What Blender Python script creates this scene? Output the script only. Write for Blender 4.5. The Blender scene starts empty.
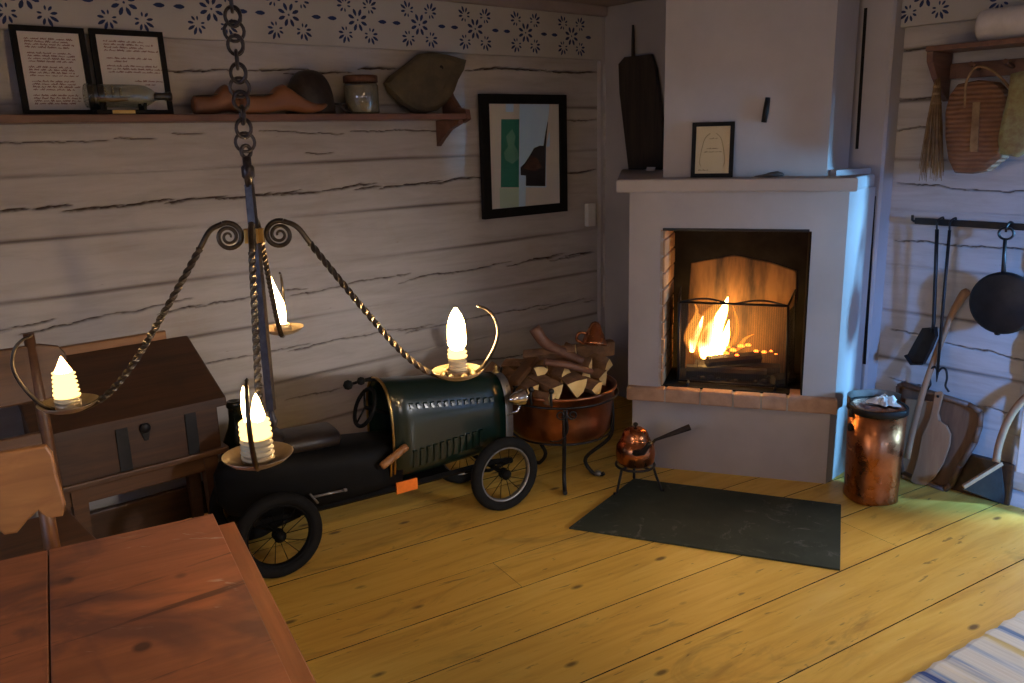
import bpy, bmesh, math, random
import numpy as np
from mathutils import Vector, Matrix
random.seed(7)
rng = np.random.default_rng(7)
COL = bpy.context.scene.collection
PI = math.pi
V = Vector
# ------------------------------------------------------------------ camera model (from the vanishing points of the photo)
CX, CY, FPX, EYE = 512., 341.5, 835., 1.6
def _ri(x, y): return np.array([(x-CX)/FPX, (y-CY)/FPX, 1.0])
_dn = _ri(600, 3750); _dn /= np.linalg.norm(_dn); _up = -_dn
_r1 = _ri(1550, 108); _r1 = _r1-_r1.dot(_up)*_up; _ax = _r1/np.linalg.norm(_r1)
_ay = np.cross(_up, _ax)
RW = np.array([_ax, _ay, _up])                     # camera -> world
CAM = np.array([0, 0, EYE])
def ray(x, y): return RW @ _ri(x, y)
def on_z(x, y, z): d = ray(x, y); return V(CAM+d*(z-EYE)/d[2])
def on_x(x, y, X): d = ray(x, y); return V(CAM+d*X/d[0])
def on_y(x, y, Y): d = ray(x, y); return V(CAM+d*Y/d[1])
def on_p(x, y, p, n):
    d = ray(x, y); p = np.array(p, float); n = np.array(n, float)
    return V(CAM+d*np.dot(p-CAM, n)/np.dot(d, n))
XW, YW, CEIL = 3.8, 3.6, 2.31
# ------------------------------------------------------------------ mesh builder
class MB:
    def __init__(s): s.v = []; s.f = []; s.mi = []; s.sm = []; s.m = 0; s.smooth = False
    def add(s, vs, fs, m=None, smooth=None):
        o = len(s.v); s.v += [tuple(v) for v in vs]
        for f in fs:
            s.f.append([i+o for i in f]); s.mi.append(s.m if m is None else m)
            s.sm.append(s.smooth if smooth is None else smooth)
        return s
    def box(s, c, size, rot=None, bev=0.0, m=None):
        """box with chamfered edges: c centre, size full sizes, rot 3x3 (columns = axes)"""
        R = rot if rot is not None else Matrix.Identity(3)
        bm = bmesh.new(); bmesh.ops.create_cube(bm, size=1.0)
        for v in bm.verts: v.co = V((v.co.x*size[0], v.co.y*size[1], v.co.z*size[2]))
        if bev: bmesh.ops.bevel(bm, geom=bm.edges[:], offset=bev, segments=2, affect='EDGES', profile=.6)
        bm.verts.index_update()
        s.add([V(c)+R @ v.co for v in bm.verts], [[v.index for v in f.verts] for f in bm.faces], m)
        bm.free(); return s
    def rings(s, rs, cap=True, closed=False, m=None, smooth=True):
        n = len(rs[0]); vs = [p for r in rs for p in r]; fs = []
        K = len(rs) if closed else len(rs)-1
        for i in range(K):
            a = i*n; b = ((i+1) % len(rs))*n
            for j in range(n): fs.append([a+j, a+(j+1) % n, b+(j+1) % n, b+j])
        s.add(vs, fs, m, smooth)
        if cap and not closed:
            s.add(rs[0], [list(range(n))[::-1]], m, False); s.add(rs[-1], [list(range(n))], m, False)
        return s
    def tube(s, pts, r, n=8, closed=False, m=None, cap=True, twist=0.0, square=False, flat=1.0):
        pts = [V(p) for p in pts]; N = len(pts)
        rr = r if isinstance(r, (list, tuple)) else [r]*N
        tg = []
        for i in range(N):
            a = pts[(i-1) % N] if (closed or i) else pts[0]; b = pts[(i+1) % N] if (closed or i < N-1) else pts[-1]
            t = (b-a); tg.append(t.normalized() if t.length > 1e-9 else V((0, 0, 1)))
        ref = V((0, 0, 1)) if abs(tg[0].z) < .9 else V((1, 0, 0))
        u = tg[0].cross(ref).normalized(); rs = []; ang = 0
        for i in range(N):
            if i:
                q = tg[i-1].rotation_difference(tg[i]); u = q @ u
                ang += twist*(pts[i]-pts[i-1]).length
            u = (u-tg[i]*u.dot(tg[i])).normalized(); w = tg[i].cross(u)
            k = 4 if square else n
            rs.append([pts[i]+(u*math.cos(ang+2*PI*j/k)+w*flat*math.sin(ang+2*PI*j/k))*rr[i] for j in range(k)])
        return s.rings(rs, cap, closed, m, not square)
    def lathe(s, prof, c=(0, 0, 0), n=28, ax=None, m=None, smooth=True, sx=1., sy=1., cap=False):
        """prof: (r, h) list; ax = 3x3 with columns x, y, axis"""
        R = ax if ax is not None else Matrix.Identity(3); c = V(c)
        rs = [[c+R @ V((r*sx*math.cos(2*PI*j/n), r*sy*math.sin(2*PI*j/n), h)) for j in range(n)] for r, h in prof]
        return s.rings(rs, cap, False, m, smooth)
    def prism(s, poly, d, m=None):
        """poly: 3D outline, d: extrusion vector"""
        d = V(d); n = len(poly); P = [V(p) for p in poly]; Q = [p+d for p in P]
        s.add(P+Q, [list(range(n))[::-1], [n+i for i in range(n)]]+[[i, (i+1) % n, n+(i+1) % n, n+i] for i in range(n)], m); return s
    def slab(s, poly, d, bev=.2, m=None, smooth=False, steps=2):
        """outline extruded by d with rounded rims (bev = rim radius as a fraction of |d|)"""
        d = V(d); P = [V(p) for p in poly]; n = len(P); c = sum(P, V())/n
        nn = d.normalized(); L = d.length; ins = L*bev
        area = sum((P[i-1]-c).cross(P[i]-c).dot(nn) for i in range(n)); sg = -1 if area > 0 else 1
        q = []
        for i in range(n):
            a = (P[i]-P[i-1]).normalized(); b = (P[(i+1) % n]-P[i]).normalized(); t = a.cross(nn)+b.cross(nn)
            q.append(t.normalized()*sg if t.length > 1e-6 else V())
        rs = []
        for k in range(steps+1):
            a = k/steps*PI/2; rs.append([p+x*ins*(1-math.sin(a))+nn*ins*(1-math.cos(a)) for p, x in zip(P, q)])
        for k in range(steps+1):
            a = k/steps*PI/2; rs.append([p+x*ins*(1-math.cos(a))+nn*(L-ins+ins*math.sin(a)) for p, x in zip(P, q)])
        return s.rings(rs, True, False, m, smooth)
    def mesh(s, name, mats, off=None):
        me = bpy.data.meshes.new(name)
        o = V(off) if off is not None else V()
        me.from_pydata([V(v)-o for v in s.v], [], s.f)
        for mm in (mats if isinstance(mats, (list, tuple)) else [mats]): me.materials.append(mm)
        me.polygons.foreach_set('material_index', s.mi); me.polygons.foreach_set('use_smooth', s.sm)
        bm = bmesh.new(); bm.from_mesh(me); bmesh.ops.remove_doubles(bm, verts=bm.verts, dist=1e-6)
        bmesh.ops.recalc_face_normals(bm, faces=bm.faces); bm.to_mesh(me); bm.free(); me.update()
        return me
def tags(o, label=None, cat=None, group=None, kind=None):
    for k, v in (('label', label), ('category', cat), ('group', group), ('kind', kind)):
        if v: o[k] = v
    return o
def thing(name, loc, label, cat, group=None):
    o = bpy.data.objects.new(name, None); COL.objects.link(o); o.location = loc; o.empty_display_size = .05
    return tags(o, label, cat, group)
_world = {}
def part(root, name, mb, mats, label=None, kind=None):
    """child mesh, built in world coordinates"""
    w = _world.get(root.name)
    if w is None: w = V(root.location); _world[root.name] = w
    o = bpy.data.objects.new(name, mb.mesh(name, mats, w)); COL.objects.link(o); o.parent = root
    _world[o.name] = w
    return tags(o, label, None, None, kind)
def single(name, mb, mats, label, cat, group=None):
    xs = np.array(mb.v); c = V(((xs[:, 0].min()+xs[:, 0].max())/2, (xs[:, 1].min()+xs[:, 1].max())/2, xs[:, 2].min()))
    o = bpy.data.objects.new(name, mb.mesh(name, mats, c)); COL.objects.link(o); o.location = c; _world[o.name] = c
    return tags(o, label, cat, group)
def struct(name, mb, mats, label=None, cat=None):
    o = bpy.data.objects.new(name, mb.mesh(name, mats)); COL.objects.link(o); _world[o.name] = V()
    return tags(o, label, cat, None, 'structure')
def frame3(x, y, z): return Matrix((x, y, z)).transposed()
def axis_frame(z):
    z = V(z).normalized(); r = V((0, 0, 1)) if abs(z.z) < .9 else V((1, 0, 0)); x = r.cross(z).normalized(); return frame3(x, z.cross(x), z)
def smooth_path(pts, n=6, closed=False):
    P = [V(p) for p in pts]; out = []; N = len(P); K = N if closed else N-1
    for i in range(K):
        p0 = P[(i-1) % N] if (closed or i) else P[0]*2-P[1]; p1 = P[i]; p2 = P[(i+1) % N]; p3 = P[(i+2) % N] if (closed or i < N-2) else P[-1]*2-P[-2]
        for k in range(n):
            t = k/n; out.append(.5*((2*p1)+(-p0+p2)*t+(2*p0-5*p1+4*p2-p3)*t*t+(-p0+3*p1-3*p2+p3)*t**3))
    if not closed: out.append(P[-1])
    return out
def ell(c, ax, ay, n=20, p=2.0):
    """closed (super)ellipse ring"""
    out = []
    for j in range(n):
        a = 2*PI*j/n; ca, sa = math.cos(a), math.sin(a)
        out.append(V(c)+V(ax)*math.copysign(abs(ca)**(2/p), ca)+V(ay)*math.copysign(abs(sa)**(2/p), sa))
    return out
# ------------------------------------------------------------------ materials
def _new(name):
    m = bpy.data.materials.new(name); m.use_nodes = True; nt = m.node_tree; nt.nodes.clear()
    o = nt.nodes.new('ShaderNodeOutputMaterial'); b = nt.nodes.new('ShaderNodeBsdfPrincipled'); nt.links.new(b.outputs[0], o.inputs[0])
    return m, nt, b, o
def c4(c): return (c[0], c[1], c[2], 1)
def _noise(nt, vec, scale, detail=4, rough=.6, dist=0):
    n = nt.nodes.new('ShaderNodeTexNoise'); n.inputs['Scale'].default_value = scale; n.inputs['Detail'].default_value = detail
    n.inputs['Roughness'].default_value = rough; n.inputs['Distortion'].default_value = dist
    nt.links.new(vec, n.inputs['Vector']); return n.outputs[0]
def _ramp(nt, fac, stops):
    r = nt.nodes.new('ShaderNodeValToRGB'); e = r.color_ramp.elements
    while len(e) < len(stops): e.new(.5)
    for i, (p, c) in enumerate(stops): e[i].position = p; e[i].color = c4(c) if not isinstance(c, float) else (c, c, c, 1)
    nt.links.new(fac, r.inputs[0]); return r.outputs[0]
def _mix(nt, a, b, fac, mode='MIX'):
    m = nt.nodes.new('ShaderNodeMixRGB'); m.blend_type = mode
    for i, x in ((0, fac), (1, a), (2, b)):
        if hasattr(x, 'is_output') or hasattr(x, 'links'): nt.links.new(x, m.inputs[i])
        elif isinstance(x, (int, float)): m.inputs[i].default_value = x if i == 0 else (x, x, x, 1)
        else: m.inputs[i].default_value = c4(x)
    return m.outputs[0]
def _coord(nt, scale=(1, 1, 1), rot=(0, 0, 0), world=False):
    if world:
        g = nt.nodes.new('ShaderNodeNewGeometry'); out = g.outputs['Position']
    else:
        g = nt.nodes.new('ShaderNodeTexCoord'); out = g.outputs['Object']
    # rotate first, then stretch
    m1 = nt.nodes.new('ShaderNodeMapping'); m1.inputs['Rotation'].default_value = rot; nt.links.new(out, m1.inputs[0])
    m2 = nt.nodes.new('ShaderNodeMapping'); m2.inputs['Scale'].default_value = scale; nt.links.new(m1.outputs[0], m2.inputs[0])
    return m2.outputs[0]
def _bump(nt, b, h, strength=.3, dist=.01):
    n = nt.nodes.new('ShaderNodeBump'); n.inputs['Strength'].default_value = strength; n.inputs['Distance'].default_value = dist
    nt.links.new(h, n.inputs['Height']); nt.links.new(n.outputs[0], b.inputs['Normal'])
def MAT(name, c1, c2=None, rough=.6, metal=0., scale=8., stretch=(1, 1, 1), bump=.15, lo=.35, hi=.65, rot=(0, 0, 0), rvar=.0, spec=None, coat=0):
    m, nt, b, o = _new(name); vec = _coord(nt, stretch, rot)
    c2 = c2 or tuple(x*.7 for x in c1)
    f = _noise(nt, vec, scale, 5); col = _ramp(nt, f, [(lo, c2), (hi, c1)])
    nt.links.new(col, b.inputs['Base Color']); b.inputs['Roughness'].default_value = rough; b.inputs['Metallic'].default_value = metal
    if spec is not None: b.inputs['Specular IOR Level'].default_value = spec
    if coat: b.inputs['Coat Weight'].default_value = coat; b.inputs['Coat Roughness'].default_value = .08
    if rvar:
        r = _ramp(nt, f, [(.3, float(max(0., rough-rvar))), (.7, float(min(1., rough+rvar)))]); nt.links.new(r, b.inputs['Roughness'])
    if bump: _bump(nt, b, _noise(nt, vec, scale*3, 4), bump, .004)
    return m
def WOOD(name, c1, c2, along='x', rough=.5, scale=2.2, knots=False, rot=0., dirt=None, coat=0, world=False, ratio=14, scratch=False):
    m, nt, b, o = _new(name)
    st = {'x': (1, ratio, ratio), 'y': (ratio, 1, ratio), 'z': (ratio, ratio, 1)}[along]
    vec = _coord(nt, st, (0, 0, rot), world)
    f = _noise(nt, vec, scale, 6, .65, .6); col = _ramp(nt, f, [(.3, c2), (.66, c1)])
    v2 = _coord(nt, (1, 1, 1), (0, 0, rot), world)
    f2 = _noise(nt, v2, 3., 3); col = _mix(nt, col, tuple(x*.55 for x in c2), _ramp(nt, f2, [(.52, 0.), (.75, .6)]))
    if dirt:
        f3 = _noise(nt, v2, dirt[1], 4, .6, 1.2); col = _mix(nt, col, dirt[0], _ramp(nt, f3, [(dirt[2], 0.), (dirt[2]+.12, dirt[3])]))
    if knots:
        vk = _coord(nt, (3.2, 8, 1) if along == 'x' else (8, 3.2, 1), (0, 0, rot), world)
        vo = nt.nodes.new('ShaderNodeTexVoronoi'); vo.inputs['Scale'].default_value = 1.0; nt.links.new(vk, vo.inputs['Vector'])
        col = _mix(nt, col, (.05, .02, .008), _ramp(nt, vo.outputs['Distance'], [(.05, .85), (.12, 0.)]))
    if scratch:
        f5 = _noise(nt, _coord(nt, (9, 38, 9), (0, 0, rot+.5), world), 1., 3, .7); f6 = _noise(nt, v2, 5., 2)
        col = _mix(nt, col, (.55, .48, .42), _mix(nt, (0, 0, 0), _ramp(nt, f5, [(.64, 0.), (.69, .6)]), _ramp(nt, f6, [(.5, 0.), (.6, 1.)])))
        f7 = _noise(nt, _coord(nt, (2.2, 30, 2), (0, 0, rot-.12), world), 1., 4, .7); col = _mix(nt, col, (.05, .018, .012), _ramp(nt, f7, [(.62, 0.), (.69, .75)]))
        vo = nt.nodes.new('ShaderNodeTexVoronoi'); vo.inputs['Scale'].default_value = 7.5; nt.links.new(_coord(nt, (1, 1, .01), (0, 0, rot), world), vo.inputs['Vector'])
        col = _mix(nt, col, (.035, .014, .012), _mix(nt, (0, 0, 0), _ramp(nt, vo.outputs['Distance'], [(.08, .85), (.15, 0.)]), _ramp(nt, f6, [(.38, 0.), (.43, 1.)])))
    nt.links.new(col, b.inputs['Base Color']); b.inputs['Roughness'].default_value = rough
    if coat: b.inputs['Coat Weight'].default_value = coat; b.inputs['Coat Roughness'].default_value = .25
    _bump(nt, b, f, .2, .003); return m
def EMIT(name, col, strength, edge=None, e0=.35, e1=.95):
    """glowing gas / wax: edge = colour at grazing angles, thinning out to clear"""
    m = bpy.data.materials.new(name); m.use_nodes = True; nt = m.node_tree; nt.nodes.clear()
    o = nt.nodes.new('ShaderNodeOutputMaterial'); e = nt.nodes.new('ShaderNodeEmission')
    e.inputs[0].default_value = c4(col); e.inputs[1].default_value = strength
    if edge is None: nt.links.new(e.outputs[0], o.inputs[0]); return m
    lw = nt.nodes.new('ShaderNodeLayerWeight'); lw.inputs[0].default_value = .5
    nt.links.new(_ramp(nt, lw.outputs['Facing'], [(.1, col), (.8, edge)]), e.inputs[0])
    t = nt.nodes.new('ShaderNodeBsdfTransparent'); mx = nt.nodes.new('ShaderNodeMixShader')
    nt.links.new(_ramp(nt, lw.outputs['Facing'], [(e0, 0.), (e1, .96)]), mx.inputs[0]); nt.links.new(e.outputs[0], mx.inputs[1]); nt.links.new(t.outputs[0], mx.inputs[2])
    nt.links.new(mx.outputs[0], o.inputs[0]); return m
def GLASS(name, tint=(1, 1, 1), alpha=.12, rough=.02):
    m = bpy.data.materials.new(name); m.use_nodes = True; nt = m.node_tree; nt.nodes.clear()
    o = nt.nodes.new('ShaderNodeOutputMaterial'); t = nt.nodes.new('ShaderNodeBsdfTransparent'); t.inputs[0].default_value = c4(tint)
    g = nt.nodes.new('ShaderNodeBsdfGlossy'); g.inputs['Roughness'].default_value = rough
    fr = nt.nodes.new('ShaderNodeLayerWeight'); fr.inputs[0].default_value = .5
    pw = nt.nodes.new('ShaderNodeMath'); pw.operation = 'POWER'; pw.inputs[1].default_value = 5.; nt.links.new(fr.outputs['Facing'], pw.inputs[0])
    mx = nt.nodes.new('ShaderNodeMixShader'); ad = nt.nodes.new('ShaderNodeMath'); ad.operation = 'MULTIPLY_ADD'; ad.inputs[1].default_value = .85; ad.inputs[2].default_value = .035+alpha*.1
    nt.links.new(pw.outputs[0], ad.inputs[0]); nt.links.new(ad.outputs[0], mx.inputs[0]); nt.links.new(t.outputs[0], mx.inputs[1]); nt.links.new(g.outputs[0], mx.inputs[2])
    nt.links.new(mx.outputs[0], o.inputs[0]); return m
def painted_log():
    m, nt, b, o = _new('painted_log'); vec = _coord(nt, (1.2, 1.2, 9), (0, 0, 0)); v1 = _coord(nt)
    f = _noise(nt, vec, 2., 6, .65, .4); col = _ramp(nt, f, [(.25, (.37, .325, .29)), (.6, (.48, .44, .41))])
    f2 = _noise(nt, v1, 2.3, 4, .6, .8); col = _mix(nt, col, (.40, .29, .20), _ramp(nt, f2, [(.58, 0.), (.75, .40)]))
    f3 = _noise(nt, _coord(nt, (5, 5, 22)), 3., 3); col = _mix(nt, col, (.16, .09, .06), _ramp(nt, f3, [(.70, 0.), (.76, .55)]))
    at = nt.nodes.new('ShaderNodeAttribute'); at.attribute_name = 'bare'
    col = _mix(nt, col, (.075, .045, .03), at.outputs['Fac'])
    nt.links.new(col, b.inputs['Base Color']); b.inputs['Roughness'].default_value = .62
    b.inputs['Specular IOR Level'].default_value = .25
    _bump(nt, b, f, .35, .01); return m
M = {}
M['log'] = painted_log()
M['plaster'] = MAT('plaster', (.45, .415, .41), (.40, .365, .355), .85, scale=3, bump=.35, spec=.15)
M['frieze'] = MAT('painted_board', (.47, .44, .405), (.42, .39, .355), .7, scale=3, bump=.1, spec=.2)
M['stencil'] = MAT('stencil_blue', (.025, .045, .13), (.02, .03, .08), .7, bump=0, spec=.2)
M['ceil'] = MAT('ceiling_board', (.36, .29, .27), (.30, .245, .23), .8, scale=3, bump=.1)
M['floor'] = None
M['brick'] = MAT('hearth_brick', (.50, .31, .20), (.38, .22, .14), .85, scale=18, bump=.5)
M['brickfire'] = MAT('firebox_brick', (.50, .30, .16), (.36, .20, .10), .85, scale=14, bump=.5)
M['mortar'] = MAT('mortar', (.50, .46, .40), (.40, .36, .32), .9, scale=20, bump=.4)
M['soot'] = MAT('soot', (.022, .019, .017), (.012, .011, .010), .95, scale=10, bump=.4, spec=.1)
M['iron'] = MAT('black_iron', (.018, .017, .018), (.010, .010, .011), .45, .4, scale=20, bump=.2)
M['wrought'] = MAT('wrought_iron', (.10, .078, .055), (.045, .036, .028), .33, .9, scale=30, bump=.25)
M['chainiron'] = MAT('chain_iron', (.07, .06, .06), (.035, .03, .03), .38, .8, scale=40, bump=.2)
M['castplate'] = MAT('fireback_iron', (.25, .125, .045), (.035, .018, .010), .75, .0, scale=4, stretch=(2.2, 2.2, .45), bump=.3, lo=.36, hi=.60)
M['copper'] = MAT('copper', (.62, .245, .105), (.42, .15, .06), .27, 1., scale=7, bump=.12, rvar=.08)
M['copper_old'] = MAT('dull_copper', (.48, .19, .09), (.24, .10, .05), .36, 1., scale=6, bump=.12, rvar=.1)
M['pan'] = MAT('drip_pan_metal', (.55, .44, .30), (.36, .28, .19), .42, .75, scale=20, bump=.15)
M['brass'] = MAT('brass', (.55, .36, .12), (.36, .22, .07), .3, 1., scale=20, bump=.05)
M['chrome'] = MAT('chrome', (.78, .75, .72), (.70, .67, .64), .12, 1., scale=10, bump=.0)
M['steel'] = MAT('grey_steel', (.30, .29, .27), (.22, .21, .20), .4, .8, scale=20, bump=.05)
M['green'] = MAT('green_enamel', (.0022, .0135, .009), (.0015, .010, .007), .28, 0., scale=6, bump=.0, coat=.7)
M['blackpaint'] = MAT('black_paint', (.006, .006, .006), (.004, .004, .004), .6, 0., scale=20, bump=.05, spec=.12)
M['leather'] = MAT('dark_leather', (.035, .024, .018), (.015, .010, .008), .42, scale=25, bump=.3)
M['tyre'] = MAT('tyre_rubber', (.012, .012, .0115), (.008, .008, .008), .8, scale=30, bump=.2, spec=.15)
M['reflector'] = MAT('orange_reflector', (.95, .22, .015), (.85, .17, .01), .35, scale=60, bump=.2)
M['frame'] = MAT('black_frame', (.012, .010, .009), (.008, .007, .006), .6, scale=20, bump=.05, spec=.15)
M['paper'] = MAT('paper', (.72, .66, .60), (.68, .62, .56), .8, scale=5, bump=0, spec=.1)
M['paper_old'] = MAT('cream_paper', (.74, .62, .40), (.68, .55, .34), .8, scale=6, bump=0, spec=.1)
M['ink'] = MAT('red_ink', (.22, .04, .03), (.16, .03, .02), .8, bump=0)
M['ink_dark'] = MAT('sepia_ink', (.16, .09, .05), (.12, .07, .04), .8, bump=0)
M['glass'] = GLASS('clear_glass', (.80, .83, .78), .9, .04)
M['pane'] = GLASS('picture_glass', alpha=.05)
M['wood_red'] = WOOD('tabletop_pine', (.33, .125, .055), (.20, .07, .03), 'y', .42, 2.0, dirt=((.10, .045, .035), 3.2, .56, .7), coat=.15)
M['wood_dark'] = WOOD('dark_oak', (.075, .030, .011), (.03, .012, .005), 'x', .45, 2.4)
M['wood_mid'] = WOOD('brown_pine', (.13, .055, .02), (.065, .028, .011), 'x', .5, 2.4)
M['wood_orange'] = WOOD('golden_pine', (.36, .16, .05), (.24, .10, .032), 'x', .45, 1.8)
M['wood_orange_v'] = WOOD('golden_pine_upright', (.24, .10, .034), (.15, .06, .02), 'z', .45, 1.8)
M['wood_clog'] = WOOD('clog_wood', (.25, .10, .04), (.17, .065, .026), 'x', .5, 1.6, ratio=8)
M['wood_board'] = WOOD('weathered_board', (.045, .030, .020), (.018, .012, .009), 'z', .8, 2.5)
M['wood_peel'] = WOOD('light_beech', (.36, .20, .10), (.26, .13, .065), 'z', .6, 2.)
M['wood_tray'] = WOOD('brown_tray_wood', (.17, .085, .045), (.085, .04, .022), 'z', .55, 2.)
M['wood_end'] = MAT('split_birch', (.88, .64, .28), (.74, .48, .17), .8, scale=12, bump=.3)
M['bark'] = MAT('bark', (.27, .14, .065), (.11, .055, .028), .9, scale=14, bump=.6)
M['shelfwood'] = WOOD('shelf_wood', (.19, .085, .05), (.10, .045, .028), 'x', .5, 2.)
M['wax'] = MAT('candle_wax', (.72, .60, .38), (.60, .48, .28), .5, scale=10, bump=.1)
M['char'] = MAT('charred_wood', (.03, .022, .018), (.012, .010, .009), .9, scale=12, bump=.8)
M['slate'] = MAT('slate', (.040, .045, .036), (.024, .028, .022), .55, scale=5, bump=.15)
M['straw'] = MAT('straw', (.30, .19, .09), (.18, .10, .045), .8, scale=20, bump=.3)
M['white_cloth'] = MAT('white_cloth', (.68, .62, .58), (.60, .54, .50), .9, scale=20, bump=.3)
M['napkin'] = MAT('white_napkin', (.80, .78, .75), (.74, .72, .70), .9, scale=10, bump=.1)
M['stone'] = MAT('grey_green_stone', (.115, .085, .042), (.065, .048, .026), .85, scale=9, bump=.6)
M['bottle'] = MAT('dark_bottle', (.010, .012, .008), (.008, .009, .006), .12, scale=5, bump=0)
M['bristle'] = MAT('black_bristle', (.012, .011, .011), (.008, .008, .008), .9, scale=40, bump=.5)
M['white_paint'] = MAT('white_window_paint', (.7, .68, .65), (.65, .63, .6), .5, scale=5, bump=.05)
LE = dict(side=800, sidec=(.18, .53, 1.), high=80, highc=(.88, .90, 1.), low=1150, lowc=(.12, .36, 1.), beam=13, beamc=(.60, .72, 1.), back=30, backc=(1., .82, .74), left=44, leftc=(.60, .70, 1.), wall=190, wallc=(1., .95, .92), sky=.3, candle=165, fire=60, warm=10, exp=0.)
# ================================================================== THE SETTING
# --- floor: wide old pine boards laid at a slight angle
BA = math.radians(-8.5)
def floor_mat():
    m, nt, b, o = _new('pine_floor'); r = -BA
    st = _coord(nt, (1, 11, 11), (0, 0, r)); v1 = _coord(nt, (1, 1, 1), (0, 0, r))
    f = _noise(nt, st, 1.7, 6, .65, .8); col = _ramp(nt, f, [(.28, (.57, .31, .05)), (.5, (.78, .50, .092)), (.72, (.87, .62, .15))])
    at = nt.nodes.new('ShaderNodeAttribute'); at.attribute_name = 'tone'
    col = _mix(nt, col, (.64, .34, .055), _ramp(nt, at.outputs['Fac'], [(0., 0.), (1., .5)]))
    f2 = _noise(nt, _coord(nt, (.8, 2.2, 1), (0, 0, r)), 2.2, 5, .65, 1.); col = _mix(nt, col, (.16, .085, .030), _ramp(nt, f2, [(.56, 0.), (.72, .55)]))
    vo = nt.nodes.new('ShaderNodeTexVoronoi'); vo.inputs['Scale'].default_value = 1.; nt.links.new(_coord(nt, (3.3, 7.5, 1), (0, 0, r)), vo.inputs['Vector'])
    col = _mix(nt, col, (.06, .025, .010), _ramp(nt, vo.outputs['Distance'], [(.05, .8), (.11, 0.)]))
    f4 = _noise(nt, _coord(nt, (5, 26, 1), (0, 0, r)), 1.6, 4, .6, .5); col = _mix(nt, col, (.10, .05, .02), _ramp(nt, f4, [(.64, 0.), (.70, .6)]))
    nt.links.new(col, b.inputs['Base Color'])
    nt.links.new(_ramp(nt, f2, [(.35, .36), (.7, .6)]), b.inputs['Roughness']); b.inputs['Specular IOR Level'].default_value = .35
    _bump(nt, b, f, .25, .004); return m
M['floor'] = floor_mat()
mb = MB(); tone = []
cb, sb = math.cos(BA), math.sin(BA)
def fb(a, w): return (2+a*cb-w*sb, a*sb+w*cb)
edges = [-4.0, -3.7, -3.4, -3.05, -2.75, -2.4, -2.05, -1.75, -1.42, -1.05, -.72, -.40, -.06, .24, .56, .86, 1.185, 1.51, 1.80, 2.08, 2.30, 2.61, 2.92, 3.22, 3.52, 3.82, 4.15, 4.5, 4.85, 5.2]
for i in range(len(edges)-1):
    w0, w1 = edges[i]*cb+.0022, edges[i+1]*cb-.0022; g = .0005
    joints = [-6.] + ([random.uniform(-2.6, 1.9)] if i % 2 else []) + [4.]
    for k in range(len(joints)-1):
        a0, a1 = joints[k]+.001, joints[k+1]-.001; zt = random.uniform(-.0006, .0006)
        pr = [(w0, -.03, 0), (w0, -g+zt, 0), (w0+g, zt, 0), (w1-g, zt, 0), (w1, -g+zt, 0), (w1, -.03, 0)]
        A = [(*fb(a0, w), z) for w, z, _ in pr]; B = [(*fb(a1, w), z) for w, z, _ in pr]
        n0 = len(mb.f); mb.add(A+B, [[q, q+1, q+7, q+6] for q in (1, 2, 3)]); mb.add(A+B, [[0, 1, 7, 6], [4, 5, 11, 10], [0, 1, 2, 3, 4, 5], [6, 7, 8, 9, 10, 11]], 1); tone += [random.random()]*(len(mb.f)-n0)
mb.add([(-3, -3, -.028), (5, -3, -.028), (5, 5, -.028), (-3, 5, -.028)], [[0, 1, 2, 3]], 1); tone.append(0)
fl = struct('floor', mb, [M['floor'], M['blackpaint']])
at = fl.data.attributes.new('tone', 'FLOAT', 'FACE')
if len(fl.data.polygons) == len(tone): at.data.foreach_set('value', tone)
mb = MB(); mb.box((6.6, 0, -.01), (5.1, 12, .05)); mb.box((1.2, -4.4, -.01), (5.7, 5.2, .05)); struct('ground', mb, MAT('outdoor_ground', (.34, .35, .36), (.26, .27, .28), .9, scale=2))
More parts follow.
